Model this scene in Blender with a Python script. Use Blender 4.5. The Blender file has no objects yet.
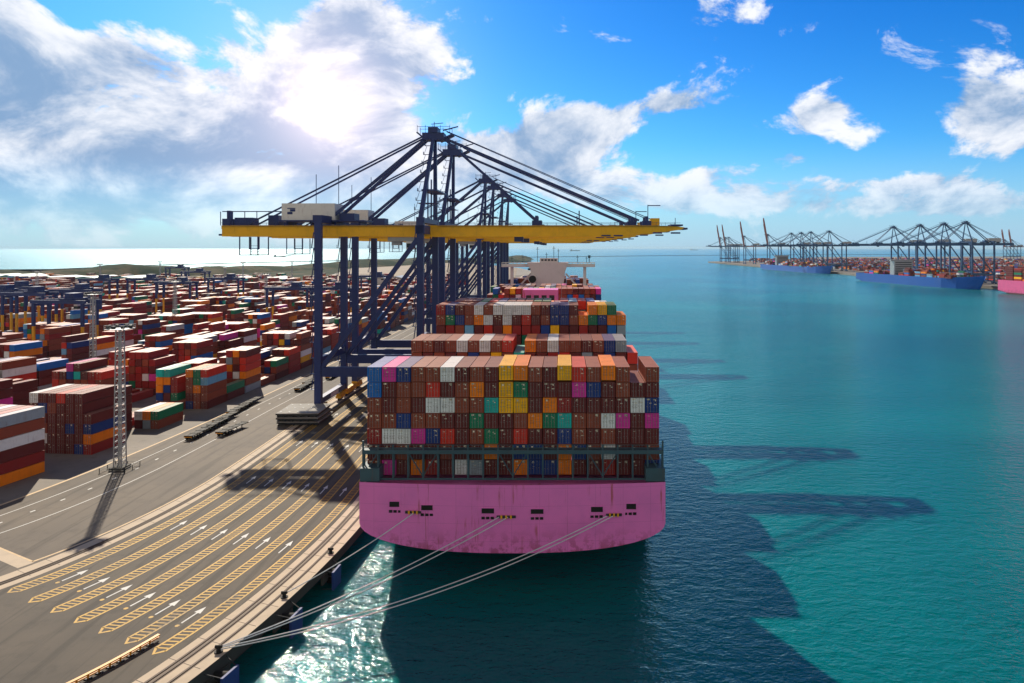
import bpy, bmesh, math, random
from mathutils import Vector, Matrix, Euler
R = math.radians
random.seed(7)
SC = bpy.context.scene
COL = SC.collection

# ------------------------------------------------------------ camera
F = 714.0; CX = 564.0; HY = 248.0; CH = 57.0; QZ = 4.0
cam = bpy.data.cameras.new('camera'); camo = bpy.data.objects.new('camera', cam); COL.objects.link(camo)
camo.location = (0, 0, CH); camo.rotation_euler = (R(90), 0, 0)
cam.sensor_fit = 'HORIZONTAL'; cam.sensor_width = 36; cam.lens = 36 * F / 1024
cam.shift_x = -(CX - 512) / 1024; cam.shift_y = -(341.5 - HY) / 1024
cam.clip_start = 0.5; cam.clip_end = 90000
SC.camera = camo

# ------------------------------------------------------------ sun and sky
SUN_AZ = R(-26); SUN_EL = R(35)           # azimuth from +Y towards +X
sdir = Vector((math.sin(SUN_AZ) * math.cos(SUN_EL), math.cos(SUN_AZ) * math.cos(SUN_EL), math.sin(SUN_EL)))
sl = bpy.data.lights.new('sun', 'SUN'); sl.energy = 4.9; sl.angle = R(0.8); sl.color = (1.0, 0.88, 0.70)
so = bpy.data.objects.new('sun', sl); COL.objects.link(so)
so.rotation_euler = sdir.to_track_quat('Z', 'Y').to_euler(); so.location = (0, 0, 300)

SC.view_settings.view_transform = 'Standard'; SC.view_settings.look = 'None'
SC.view_settings.exposure = 0.35; SC.view_settings.gamma = 1.0
SC.render.engine = 'CYCLES'
SC.cycles.use_denoising = True
SC.cycles.max_bounces = 5; SC.cycles.diffuse_bounces = 2; SC.cycles.glossy_bounces = 3
SC.cycles.transmission_bounces = 2; SC.cycles.volume_bounces = 0
SC.cycles.volume_step_rate = 10; SC.cycles.volume_max_steps = 32
SC.cycles.sample_clamp_indirect = 4

world = bpy.data.worlds.new('World'); SC.world = world; world.use_nodes = True
class NT:
    def __init__(s, tree): s.t = tree; s.n = tree.nodes; s.l = tree.links
    def new(s, typ, **kw):
        n = s.n.new(typ)
        for k, v in kw.items(): setattr(n, k, v)
        return n
    def put(s, sock, v):
        if isinstance(v, bpy.types.NodeSocket): s.l.new(v, sock)
        else: sock.default_value = v
    def math(s, op, a, b=0.0, c=0.0, clamp=False):
        n = s.n.new('ShaderNodeMath'); n.operation = op; n.use_clamp = clamp
        s.put(n.inputs[0], a); s.put(n.inputs[1], b)
        if op in ('MULTIPLY_ADD', 'SMOOTH_MIN'): s.put(n.inputs[2], c)
        return n.outputs[0]
    def mix(s, f, a, b, mode='MIX'):
        n = s.n.new('ShaderNodeMix'); n.data_type = 'RGBA'; n.blend_type = mode
        s.put(n.inputs[0], f); s.put(n.inputs[6], a); s.put(n.inputs[7], b)
        return n.outputs[2]
    def noise(s, vec, scale, detail=4, rough=0.55, dist=0.0):
        n = s.n.new('ShaderNodeTexNoise'); s.put(n.inputs['Vector'], vec)
        n.inputs['Scale'].default_value = scale; n.inputs['Detail'].default_value = detail
        n.inputs['Roughness'].default_value = rough; n.inputs['Distortion'].default_value = dist
        return n.outputs['Fac']
    def ramp(s, f, lo, hi, a=0.0, b=1.0):
        n = s.n.new('ShaderNodeMapRange'); n.interpolation_type = 'SMOOTHSTEP'
        s.put(n.inputs[0], f); s.put(n.inputs[1], lo); s.put(n.inputs[2], hi); s.put(n.inputs[3], a); s.put(n.inputs[4], b)
        return n.outputs[0]
    def comb(s, x, y, z=0.0):
        n = s.n.new('ShaderNodeCombineXYZ'); s.put(n.inputs[0], x); s.put(n.inputs[1], y); s.put(n.inputs[2], z)
        return n.outputs[0]

def build_world():
    w = NT(world.node_tree); w.n.clear()
    out = w.new('ShaderNodeOutputWorld'); bg = w.new('ShaderNodeBackground'); w.l.new(bg.outputs[0], out.inputs[0])
    sky = w.new('ShaderNodeTexSky', sky_type='NISHITA', sun_disc=False, sun_elevation=SUN_EL, sun_rotation=SUN_AZ,
                altitude=0, air_density=1.0, dust_density=0.6, ozone_density=3.0)
    tc = w.new('ShaderNodeTexCoord'); sx = w.new('ShaderNodeSeparateXYZ'); w.l.new(tc.outputs['Generated'], sx.inputs[0])
    x, y, z = sx.outputs
    az = w.math('ARCTAN2', x, y)
    hl = w.math('SQRT', w.math('ADD', w.math('MULTIPLY', x, x), w.math('MULTIPLY', y, y)))
    el = w.math('ARCTAN2', z, hl)
    # clearer, deeper blue overhead than the plain model
    hsv = w.new('ShaderNodeHueSaturation'); hsv.inputs['Saturation'].default_value = 1.45; hsv.inputs['Value'].default_value = 1.0
    hsv.inputs['Hue'].default_value = 0.493
    w.l.new(sky.outputs[0], hsv.inputs['Color'])
    tint = w.mix(1.0, hsv.outputs[0], (0.40, 0.84, 1.18, 1), 'MULTIPLY')
    base = w.mix(w.ramp(el, 0.0, 0.42), tint, w.mix(1.0, tint, (0.42, 0.72, 0.90, 1), 'MULTIPLY'))
    # horizon air: pale cyan, stays a sky
    hz = w.ramp(el, -0.02, 0.15, 1.0, 0.0)
    base = w.mix(w.math('MULTIPLY', hz, 0.80), base, (3.6, 5.5, 7.8, 1))
    # clouds: banks placed by bearing and height, broken up by noise
    def blob(px, py, rx, ry, s):
        a0 = math.atan((px - CX) / F); c = math.cos(a0); e0 = math.atan((HY - py) * c / F)
        ra = rx / F * c * c; re = ry / F * c
        dx = w.math('DIVIDE', w.math('SUBTRACT', az, a0), ra)
        dy = w.math('DIVIDE', w.math('SUBTRACT', el, e0), re)
        d2 = w.math('ADD', w.math('MULTIPLY', dx, dx), w.math('MULTIPLY', dy, dy))
        g = w.math('MULTIPLY', w.math('POWER', 2.718, w.math('MULTIPLY', d2, -1.0)), s)
        return g
    banks = [(20, 110, 150, 75, 1.0), (110, 60, 90, 34, .75), (235, 150, 110, 42, 1.0), (-40, 40, 90, 60, .7), (90, 190, 200, 50, .9),
             (355, 45, 90, 45, 1.15), (315, 100, 80, 50, .95), (380, 150, 70, 60, .85), (300, 195, 170, 40, .75),
             (535, 150, 90, 30, 1.1), (590, 122, 50, 22, 1.0), (480, 165, 60, 22, .9), (672, 104, 52, 17, .85), (670, 192, 200, 20, .85), (860, 205, 200, 16, .7), (720, 170, 60, 13, .55),
             (826, 112, 42, 18, .80), (795, 155, 30, 9, .45), (885, 132, 36, 12, .55), (985, 108, 50, 32, .9), (1040, 130, 60, 25, .7), (905, 182, 60, 9, .55), (1000, 205, 80, 10, .4),
             (-150, 120, 140, 90, .8), (-320, 180, 160, 90, .8), (1250, 150, 130, 50, .7), (1500, 120, 200, 60, .6)]
    dens = None
    for b in banks:
        g = blob(*b); dens = g if dens is None else w.math('ADD', dens, g)
    dens = w.math('MINIMUM', dens, 1.25)
    p = w.comb(az, w.math('MULTIPLY', el, 1.5), 0.0)
    n1 = w.noise(p, 6.5, 12, 0.62, 0.35)
    n0 = w.noise(p, 2.0, 3, 0.5)
    field = w.math('ADD', w.math('MULTIPLY', dens, 0.68), w.math('ADD', w.math('MULTIPLY', w.math('SUBTRACT', n1, 0.5), 2.9), w.math('MULTIPLY', w.math('SUBTRACT', n0, 0.5), 0.4)))
    # bright warm cloud cover added behind the camera, unseen, as fill light
    back = w.ramp(y, 0.15, -0.35)
    field = w.math('ADD', field, w.math('MULTIPLY', back, 0.62))
    mask = w.ramp(field, 0.22, 0.50)
    # self shadowing: compare with the noise a step towards the sun (up)
    p2 = w.comb(w.math('ADD', az, 0.012), w.math('MULTIPLY', w.math('ADD', el, 0.030), 1.5), 0.0)
    n2 = w.noise(p2, 6.5, 12, 0.62, 0.35)
    lit = w.math('ADD', w.math('MULTIPLY', w.math('SUBTRACT', n1, n2), 3.4), 0.58)
    thick = w.ramp(field, 0.45, 1.25)
    lit = w.math('SUBTRACT', lit, w.math('MULTIPLY', thick, 0.48))
    lit = w.ramp(lit, 0.0, 1.0)
    lit = w.math('MAXIMUM', lit, w.math('MULTIPLY', back, .8))
    ccol = w.mix(lit, (2.1, 3.4, 5.4, 1), (8.1, 8.3, 8.8, 1))
    ccol = w.mix(back, ccol, (10.0, 8.8, 7.6, 1))
    # warm glow painted into the cloud, well below the sun's own direction
    a0 = math.atan((325 - CX) / F); e0 = math.atan((HY - 105) * math.cos(a0) / F)
    dx = w.math('SUBTRACT', az, a0); dy = w.math('SUBTRACT', el, e0)
    d2 = w.math('ADD', w.math('MULTIPLY', dx, dx), w.math('MULTIPLY', dy, dy))
    g1 = w.math('POWER', 2.718, w.math('MULTIPLY', d2, -1 / 0.0032))
    g2 = w.math('POWER', 2.718, w.math('MULTIPLY', d2, -1 / 0.022))
    glow = w.math('ADD', w.math('MULTIPLY', g1, 5.0), w.math('MULTIPLY', g2, 2.4))
    low = w.ramp(el, 0.0, 0.12, 0.35, 1.0)
    col = w.mix(w.math('MULTIPLY', mask, low), base, ccol)
    gcol = w.mix(1.0, w.comb(glow, glow, glow), (1.0, 0.68, 0.58, 1), 'MULTIPLY')
    col = w.mix(1.0, col, gcol, 'ADD')
    dimv = w.ramp(y, .35, -.25, 1.0, .60)          # dims the sky behind the camera and overhead to cut fill light
    dimv = w.math('MULTIPLY', dimv, w.ramp(el, .42, .95, 1.0, .35))
    col = w.mix(1.0, col, w.comb(dimv, dimv, dimv), 'MULTIPLY')
    w.l.new(col, bg.inputs['Color']); bg.inputs['Strength'].default_value = 0.095
build_world()
world.cycles.sampling_method = 'MANUAL'; world.cycles.sample_map_resolution = 512

# ------------------------------------------------------------ helpers
def tag(o, label=None, cat=None, group=None, kind=None):
    if label: o['label'] = label
    if cat: o['category'] = cat
    if group: o['group'] = group
    if kind: o['kind'] = kind
    return o
def empty(name, loc=(0, 0, 0), rz=0.0, parent=None):
    o = bpy.data.objects.new(name, None); COL.objects.link(o); o.location = loc; o.rotation_euler = (0, 0, rz)
    o.empty_display_size = 0.5
    if parent: o.parent = parent
    return o
class MB:
    def __init__(s): s.v = []; s.f = []; s.m = []; s.mats = []; s.cur = 0; s.smooth = False
    def mat(s, m):
        if m not in s.mats: s.mats.append(m)
        s.cur = s.mats.index(m); return s
    def add(s, vs, fs):
        o = len(s.v); s.v += [tuple(v) for v in vs]
        s.f += [tuple(i + o for i in f) for f in fs]; s.m += [s.cur] * len(fs)
        return s
    BF = [(0, 3, 2, 1), (4, 5, 6, 7), (0, 1, 5, 4), (1, 2, 6, 5), (2, 3, 7, 6), (3, 0, 4, 7)]
    def box(s, x0, x1, y0, y1, z0, z1, M=None):
        vs = [Vector(p) for p in ((x0, y0, z0), (x1, y0, z0), (x1, y1, z0), (x0, y1, z0), (x0, y0, z1), (x1, y0, z1), (x1, y1, z1), (x0, y1, z1))]
        if M is not None: vs = [M @ v for v in vs]
        return s.add(vs, s.BF)
    def beam(s, a, b, w, h, up=(0, 0, 1), w2=None, h2=None):
        a = Vector(a); b = Vector(b); d = (b - a).normalized(); up = Vector(up)
        if abs(d.dot(up)) > 0.98: up = Vector((0, 1, 0))
        sx = d.cross(up).normalized(); sy = sx.cross(d).normalized()
        w2 = w2 or w; h2 = h2 or h; vs = []
        for p, ww, hh in ((a, w, h), (b, w2, h2)):
            for i, j in ((-1, -1), (1, -1), (1, 1), (-1, 1)): vs.append(p + sx * (i * ww / 2) + sy * (j * hh / 2))
        return s.add(vs, [(3, 2, 1, 0), (4, 5, 6, 7), (0, 1, 5, 4), (1, 2, 6, 5), (2, 3, 7, 6), (3, 0, 4, 7)])
    def tube(s, a, b, r, n=8, r2=None, cap=True):
        a = Vector(a); b = Vector(b); d = (b - a).normalized(); up = Vector((0, 0, 1)) if abs(d.z) < .95 else Vector((0, 1, 0))
        sx = d.cross(up).normalized(); sy = sx.cross(d); r2 = r if r2 is None else r2
        vs = []
        for p, rr in ((a, r), (b, r2)):
            for k in range(n):
                t = 2 * math.pi * k / n; vs.append(p + sx * (rr * math.cos(t)) + sy * (rr * math.sin(t)))
        fs = [(k, (k + 1) % n, n + (k + 1) % n, n + k) for k in range(n)]
        if cap: fs += [tuple(range(n))[::-1], tuple(range(n, 2 * n))]
        return s.add(vs, fs)
    def poly(s, pts, z=None):
        vs = [(p[0], p[1], z if z is not None else p[2]) for p in pts]
        return s.add(vs, [tuple(range(len(vs)))])
    def prism(s, pts, z0, z1):
        n = len(pts); vs = [(p[0], p[1], z0) for p in pts] + [(p[0], p[1], z1) for p in pts]
        return s.add(vs, [tuple(range(n))[::-1], tuple(range(n, 2 * n))] + [(k, (k + 1) % n, n + (k + 1) % n, n + k) for k in range(n)])
    def build(s, name, m=None, parent=None, smooth=False, fix=False):
        me = bpy.data.meshes.new(name); me.from_pydata(s.v, [], s.f)
        for mm in (s.mats or [m]): me.materials.append(mm)
        if s.mats: me.polygons.foreach_set('material_index', s.m)
        if smooth: me.polygons.foreach_set('use_smooth', [True] * len(s.f))
        me.update()
        if fix:
            bm = bmesh.new(); bm.from_mesh(me); bmesh.ops.recalc_face_normals(bm, faces=bm.faces); bm.to_mesh(me); bm.free()
        o = bpy.data.objects.new(name, me); COL.objects.link(o)
        if parent: o.parent = parent
        return o
def copy_tree(o, parent=None):
    c = o.copy(); COL.objects.link(c); c.parent = parent
    for ch in KIDS.get(o.name, ()): copy_tree(ch, c)
    return c
KIDS = {}
def index_kids():
    KIDS.clear()
    for o in bpy.data.objects:
        if o.parent: KIDS.setdefault(o.parent.name, []).append(o)

# ------------------------------------------------------------ materials
def mat(name): 
    m = bpy.data.materials.new(name); m.use_nodes = True; t = NT(m.node_tree)
    return m, t, m.node_tree.nodes['Principled BSDF']
def paint(name, col, rough=0.5, var=0.18, grime=0.35, metal=0.0, scale=0.6, rust=0.0, bump=0.0):
    m, t, b = mat(name)
    tc = t.new('ShaderNodeTexCoord'); geo = t.new('ShaderNodeNewGeometry'); oi = t.new('ShaderNodeObjectInfo')
    rnd = t.math('FRACT', t.math('ADD', t.math('MULTIPLY', oi.outputs['Random'], 7.3), geo.outputs['Random Per Island']))
    off = t.comb(t.math('MULTIPLY', rnd, 37.0), t.math('MULTIPLY', rnd, 91.0), 0.0)
    va = t.new('ShaderNodeVectorMath', operation='ADD'); t.l.new(tc.outputs['Object'], va.inputs[0]); t.l.new(off, va.inputs[1])
    n = t.noise(va.outputs[0], scale, 5, 0.6)
    mp = t.new('ShaderNodeMapping'); mp.inputs['Scale'].default_value = (1, 1, 0.12); t.l.new(va.outputs[0], mp.inputs[0])
    st = t.noise(mp.outputs[0], 2.2, 4, 0.65)
    v = t.math('ADD', t.math('MULTIPLY', t.math('SUBTRACT', rnd, 0.5), 2 * var), 1.0)
    c = t.mix(1.0, (*col, 1), t.comb(v, v, v), 'MULTIPLY')
    if name.startswith('container p'):      # roofs: sunlit brightness put into the colour, along with bleaching and dust
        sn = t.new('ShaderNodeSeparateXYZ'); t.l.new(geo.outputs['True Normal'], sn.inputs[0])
        sunlit_fade = t.math('MULTIPLY', t.ramp(sn.outputs[2], .6, .9), .48)
        c = t.mix(sunlit_fade, c, (col[0] * .6 + .42, col[1] * .6 + .24, col[2] * .6 + .18, 1))
    gf = t.math('MULTIPLY', t.ramp(n, 0.42, 0.75), grime)
    dark = (col[0] * .35 + .02, col[1] * .35 + .015, col[2] * .35 + .012, 1)
    c = t.mix(gf, c, dark)
    if rust > 0:
        rf = t.math('MULTIPLY', t.ramp(st, 0.56, 0.74), rust)
        c = t.mix(rf, c, (0.16, 0.045, 0.02, 1))
    t.l.new(c, b.inputs['Base Color'])
    b.inputs['Roughness'].default_value = rough; b.inputs['Metallic'].default_value = metal; b.inputs['Specular IOR Level'].default_value = .25 if name.startswith('container p') else .3
    if bump:
        bp = t.new('ShaderNodeBump'); bp.inputs['Strength'].default_value = bump; bp.inputs['Distance'].default_value = 0.05
        t.l.new(n, bp.inputs['Height']); t.l.new(bp.outputs[0], b.inputs['Normal'])
    return m
CC = {'maroon': (.135, .020, .020), 'brown': (.27, .060, .032), 'dark red': (.32, .022, .020), 'red': (.60, .035, .020), 'orange': (.88, .23, .005),
      'yellow': (.92, .48, .006), 'navy blue': (.012, .045, .23), 'blue': (.012, .15, .52), 'light blue': (.16, .42, .66), 'green': (.008, .20, .10),
      'teal': (.015, .45, .42), 'white': (.74, .78, .80), 'grey': (.28, .35, .41), 'magenta': (.68, .04, .36)}
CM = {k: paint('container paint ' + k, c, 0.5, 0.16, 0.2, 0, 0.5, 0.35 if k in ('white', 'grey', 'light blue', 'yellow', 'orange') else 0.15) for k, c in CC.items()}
M = {
 'navy': paint('crane navy paint', (.022, .040, .16), .42, .08, .3, 0, .25, .12),
 'boom': paint('crane yellow paint', (.86, .47, .010), .45, .04, .25, 0, .3, .2),
 'yellow': paint('yellow paint', (.78, .40, .02), .5, .05, .35, 0, .8, .3),
 'blueboom': paint('far crane blue paint', (.030, .085, .20), .5, .08, .3, 0, .2),
 'redwhite': paint('far crane red paint', (.28, .10, .09), .5, .08, .3, 0, .2),
 'white': paint('white paint', (.72, .72, .70), .45, .03, .2, 0, .4, .25),
 'cream': paint('ship house paint', (.74, .66, .66), .45, .03, .15, 0, .2, .15),
 'dark': paint('dark steel', (.03, .033, .038), .5, .2, .3, 0, 1),
 'black': paint('black rubber', (.012, .012, .013), .75, .1, .2, 0, 1),
 'steel': paint('galvanised steel', (.36, .38, .40), .45, .06, .3, .3, 1),
 'lash': paint('lashing bridge teal grey', (.045, .095, .125), .5, .05, .3, 0, .5, .35),
 'rail': paint('worn rail steel', (.085, .050, .032), .7, .05, .4, 0, 1),
 'conc': paint('pale quay concrete', (.52, .42, .31), .8, .02, .22, 0, .35),
 'conc2': paint('grey pavement concrete', (.32, .31, .29), .85, .02, .35, 0, .12),
 'concdark': paint('dark quay wall concrete', (.055, .055, .05), .8, .02, .5, 0, .4),  # dark blotchy concrete shared by wall, breakwater and footings
 'line_w': paint('worn white road paint', (.62, .62, .60), .7, .02, .25, 0, 1.2),
 'line_c': paint('cream road strip', (.66, .48, .28), .75, .02, .3, 0, .8),
 'glass': paint('dark window glass', (.02, .03, .04), .1, .05, .1),
 'rod': paint('locking rod', (.24, .22, .21), .5, .3, .4),
 'decal': paint('container decal', (.75, .68, .52), .6, .3, .3),
 'rope': paint('mooring rope', (.62, .64, .68), .8, .05, .2, 0, 3),
 'fender': paint('fender navy panel', (.02, .05, .22), .6, .05, .4, 0, 1, .2),
 'hullblue': paint('blue hull paint', (.002, .095, .42), .4, .02, .2, 0, .02),
 'antifoul': paint('red bottom paint', (.30, .07, .05), .6, .02, .3, 0, .05),
 'shed': paint('teal shed roof', (.06, .28, .32), .5, .05, .2, 0, .1),
 'vest': paint('orange barrier paint', (.75, .32, .03), .5, .05, .3, 0, 2, .3),
}
def yellow_marking():
    m, t, b = mat('worn yellow road paint')
    tc = t.new('ShaderNodeTexCoord'); n = t.noise(tc.outputs['Object'], 1.4, 6, .7); n2 = t.noise(tc.outputs['Object'], 0.08, 2, .5)
    f = t.ramp(t.math('ADD', t.math('MULTIPLY', n, .7), t.math('MULTIPLY', n2, .5)), .60, .82)
    t.l.new(t.mix(f, (.52, .29, .010, 1), (.20, .135, .06, 1)), b.inputs['Base Color']); b.inputs['Roughness'].default_value = .7
    return m
M['line_y'] = yellow_marking()
def asphalt(name, c0, c1, tyre=True):
    m, t, b = mat(name)
    tc = t.new('ShaderNodeTexCoord'); o = tc.outputs['Object']
    a = t.noise(o, .035, 5, .6); n = t.noise(o, .4, 6, .65); fine = t.noise(o, 6, 3, .6)
    c = t.mix(t.ramp(a, .35, .65), (*c0, 1), (*c1, 1))
    c = t.mix(t.math('MULTIPLY', t.ramp(n, .5, .72), .45), c, (c0[0] * .55, c0[1] * .55, c0[2] * .55, 1))
    if tyre:
        mp = t.new('ShaderNodeMapping'); mp.inputs['Scale'].default_value = (.55, .02, 1); t.l.new(o, mp.inputs[0])
        s = t.noise(mp.outputs[0], 1.0, 4, .6)
        c = t.mix(t.math('MULTIPLY', t.ramp(s, .50, .64), .6), c, (c0[0] * .5, c0[1] * .5, c0[2] * .5, 1))
    c = t.mix(t.math('MULTIPLY', fine, .25), c, (.02, .02, .02, 1))
    t.l.new(c, b.inputs['Base Color']); b.inputs['Roughness'].default_value = .78; b.inputs['Specular IOR Level'].default_value = .2
    bp = t.new('ShaderNodeBump'); bp.inputs['Strength'].default_value = .3; bp.inputs['Distance'].default_value = .03
    t.l.new(fine, bp.inputs['Height']); t.l.new(bp.outputs[0], b.inputs['Normal'])
    return m
M['asphalt'] = asphalt('quay asphalt', (.085, .073, .060), (.125, .103, .080))
M['road'] = asphalt('port road asphalt', (.12, .10, .083), (.165, .135, .105))
M['yard'] = asphalt('yard paving', (.20, .18, .16), (.27, .24, .21), False)
M['sand'] = asphalt('bare sandy land', (.20, .15, .10), (.30, .22, .15), False)
def hillmat():
    m, t, b = mat('scrub covered hill')
    tc = t.new('ShaderNodeTexCoord'); n = t.noise(tc.outputs['Object'], .012, 6, .65); n2 = t.noise(tc.outputs['Object'], .08, 4, .6)
    c = t.mix(t.ramp(n, .42, .60), (.025, .045, .025, 1), (.10, .085, .05, 1)); c = t.mix(t.ramp(n2, .45, .6, 0, .6), c, (.02, .04, .02, 1))
    t.l.new(c, b.inputs['Base Color']); b.inputs['Roughness'].default_value = .95; b.inputs['Specular IOR Level'].default_value = .05
    return m
M['hill'] = hillmat()
def watermat():
    m, t, b = mat('sea water')
    geo = t.new('ShaderNodeNewGeometry'); pos = geo.outputs['Position']
    mp = t.new('ShaderNodeMapping'); mp.inputs['Scale'].default_value = (1, 1.6, 1); mp.inputs['Rotation'].default_value = (0, 0, R(14)); t.l.new(pos, mp.inputs[0])
    a = t.noise(mp.outputs[0], 1.25, 3, .6, .6); c = t.noise(mp.outputs[0], .30, 3, .6, .3); d = t.noise(mp.outputs[0], .03, 3, .5, .5)
    h = t.math('ADD', t.math('ADD', t.math('MULTIPLY', a, .24), t.math('MULTIPLY', c, .75)), t.math('MULTIPLY', d, .7))
    bp = t.new('ShaderNodeBump'); bp.inputs['Strength'].default_value = 1.0; bp.inputs['Distance'].default_value = .62
    t.l.new(h, bp.inputs['Height']); t.l.new(bp.outputs[0], b.inputs['Normal'])
    f = t.noise(pos, .004, 4, .55, .5)
    col = t.mix(t.ramp(f, .35, .65), (.000, .108, .116, 1), (.000, .172, .176, 1))
    t.l.new(col, b.inputs['Base Color'])
    sp = t.new('ShaderNodeSeparateXYZ'); t.l.new(pos, sp.inputs[0])
    rg = t.ramp(sp.outputs[1], 130, 1300, .045, .21)          # open sea chop is rougher than the basin
    t.n.remove(b)
    df = t.new('ShaderNodeBsdfDiffuse'); t.l.new(col, df.inputs['Color']); t.l.new(bp.outputs[0], df.inputs['Normal'])
    gl = t.new('ShaderNodeBsdfGlossy'); gl.inputs['Color'].default_value = (.74, .95, 1, 1); t.l.new(rg, gl.inputs['Roughness']); t.l.new(bp.outputs[0], gl.inputs['Normal'])
    fr = t.new('ShaderNodeFresnel'); fr.inputs['IOR'].default_value = 1.33; t.l.new(bp.outputs[0], fr.inputs['Normal'])
    mx_ = t.new('ShaderNodeMixShader'); t.l.new(t.math('MULTIPLY_ADD', fr.outputs[0], .68, .030), mx_.inputs[0]); t.l.new(df.outputs[0], mx_.inputs[1]); t.l.new(gl.outputs[0], mx_.inputs[2])
    t.l.new(mx_.outputs[0], m.node_tree.nodes['Material Output'].inputs['Surface'])
    return m
M['water'] = watermat()
def hullmat(name, col, bottom_z, low):
    m, t, b = mat(name)
    tc = t.new('ShaderNodeTexCoord'); o = tc.outputs['Object']; sx = t.new('ShaderNodeSeparateXYZ'); t.l.new(o, sx.inputs[0])
    n = t.noise(o, .25, 5, .6)
    mp = t.new('ShaderNodeMapping'); mp.inputs['Scale'].default_value = (1, 1, .06); t.l.new(o, mp.inputs[0])
    st = t.noise(mp.outputs[0], .75, 5, .7); gaps = t.noise(o, .12, 3, .6)
    c = t.mix(t.math('MULTIPLY', t.ramp(n, .4, .7), .25), (*col, 1), (col[0] * .6, col[1] * .7, col[2] * .75, 1))
    # plate seams
    sv = t.math('ABSOLUTE', t.math('SUBTRACT', t.math('FRACT', t.math('DIVIDE', sx.outputs[0], 4.6)), .5))
    sh = t.math('ABSOLUTE', t.math('SUBTRACT', t.math('FRACT', t.math('DIVIDE', sx.outputs[2], 2.9)), .5))
    seam = t.math('MAXIMUM', t.ramp(sv, .488, .498), t.ramp(sh, .482, .498))
    c = t.mix(t.math('MULTIPLY', seam, .4), c, (col[0] * .5, col[1] * .5, col[2] * .5, 1))
    rf = t.math('MULTIPLY', t.ramp(st, .575, .66), t.ramp(gaps, .42, .56))
    c = t.mix(t.math('MULTIPLY', rf, .8), c, (.36, .07, .03, 1))
    pz = t.math('MULTIPLY', t.ramp(sx.outputs[2], bottom_z, bottom_z + 5.0, 1.0, 0.0), t.ramp(t.noise(o, .55, 5, .7), .47, .58))
    c = t.mix(t.math('MULTIPLY', pz, .6), c, (.28, .03, .05, 1))
    w = t.ramp(sx.outputs[2], low - .05, low + .05, 1, 0)
    c = t.mix(w, c, (.12, .02, .03, 1))
    t.l.new(c, b.inputs['Base Color']); b.inputs['Roughness'].default_value = .42
    bp = t.new('ShaderNodeBump'); bp.inputs['Strength'].default_value = .35; bp.inputs['Distance'].default_value = .12
    t.l.new(t.noise(o, .3, 3, .5), bp.inputs['Height']); t.l.new(bp.outputs[0], b.inputs['Normal'])
    return m
M['pink'] = hullmat('magenta hull paint', (.80, .185, .56), 6.5, 3.0)
M['pinkfar'] = hullmat('pink far hull paint', (.80, .10, .30), 2.0, 2.0)

# ------------------------------------------------------------ layout of the curved quay
# Every line of the port follows the quay: a line of constant offset u (metres from the berth origin) bends with it.
def drift(u, yt):
    b = -0.00136 * (143.5 - yt) ** 2 if yt < 143.5 else -min((yt - 143.5) * .03, 2.2)
    return b * min(1, max(0, (u + 105) / 22))
def P(u, yt):                       # point on the ground from offset u and distance yt along the berth
    u = u + drift(u, max(yt, 60)); r = math.hypot(u, yt); th = math.atan2(u, yt)
    return (r * th, r)
def L(u, r):                        # x of line u at y = r
    r2 = max(r, abs(u) * 1.03 + 8)
    yt = math.sqrt(max(r2 * r2 - u * u, 1)); uu = u + drift(u, max(yt, 60)); uu = max(uu, -r2 * .985)
    return r2 * math.asin(uu / r2)
def rows(r0, r1):
    out = [r0]; r = r0
    while r < r1: r = min(r1, r + (3 if r < 260 else 12 if r < 600 else 60)); out.append(r)
    return out
def strip(mb, u0, u1, r0, r1, z):
    rr = rows(r0, r1); vs = []; fs = []
    for r in rr: vs += [(L(u0, r) if u0 is not None else -2600, r, z), (L(u1, r), r, z)]
    for i in range(len(rr) - 1): fs.append((2 * i, 2 * i + 1, 2 * i + 3, 2 * i + 2))
    mb.add(vs, fs)
EDGE = -38.0

# ------------------------------------------------------------ ground, roads, water
w = MB()
xs = [-60000, -20000, -5000, -1500, -400, 0, 400, 1500, 5000, 20000, 60000]; ys = [-3000, -300, 100, 500, 1500, 4000, 12000, 30000, 70000]
w.add([(x, y, 0) for y in ys for x in xs], [(j * 11 + i, j * 11 + i + 1, j * 11 + i + 12, j * 11 + i + 11) for j in range(8) for i in range(10)])
tag(w.build('sea', M['water']), kind='structure')

g = MB(); strip(g, None, EDGE, -300, 1450, QZ)
sea_pts = [(-2600, 1450), (L(EDGE, 1450), 1450), (-120, 1900), (-270, 2350), (-480, 2680), (-700, 1950), (-950, 1400), (-1400, 1380), (-2600, 1400)]
g.poly(sea_pts, QZ)
tag(g.build('ground', M['yard']), kind='structure')
g = MB(); g.poly([(L(EDGE, 900) - 330, 1040), (L(EDGE, 900) - 30, 960), (-120, 1850), (-270, 2300), (-470, 2550), (-560, 1900)], QZ + .05)
tag(g.build('sandy_ground', M['sand']), kind='structure')
g = MB(); g.poly([(-1500, 1010), (L(EDGE, 900) - 335, 1010), (-560, 1890), (-700, 1850), (-950, 1360), (-1500, 1300)], QZ + .06)
tag(g.build('scrub_ground', M['hill']), kind='structure')
g = MB(); strip(g, -73.6, -43.2, 20, 1400, QZ + .012); tag(g.build('quay_apron', M['asphalt']), kind='structure')
g = MB(); strip(g, -104.2, -77.2, 20, 1400, QZ + .012); tag(g.build('port_road', M['road']), kind='structure')
g = MB(); strip(g, -77.2, -73.6, 20, 1400, QZ + .02); strip(g, -43.2, EDGE, 20, 1400, QZ + .02)
pr = [P(-77.2 - k * 6, 88.6) for k in range(18)]; pq = [P(-77.2 - k * 6, 85.2) for k in range(18)]
for i in range(17): g.poly([pq[i + 1], pq[i], pr[i], pr[i + 1]], QZ + .024)
tag(g.build('concrete_strip', M['conc']), kind='structure')
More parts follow.
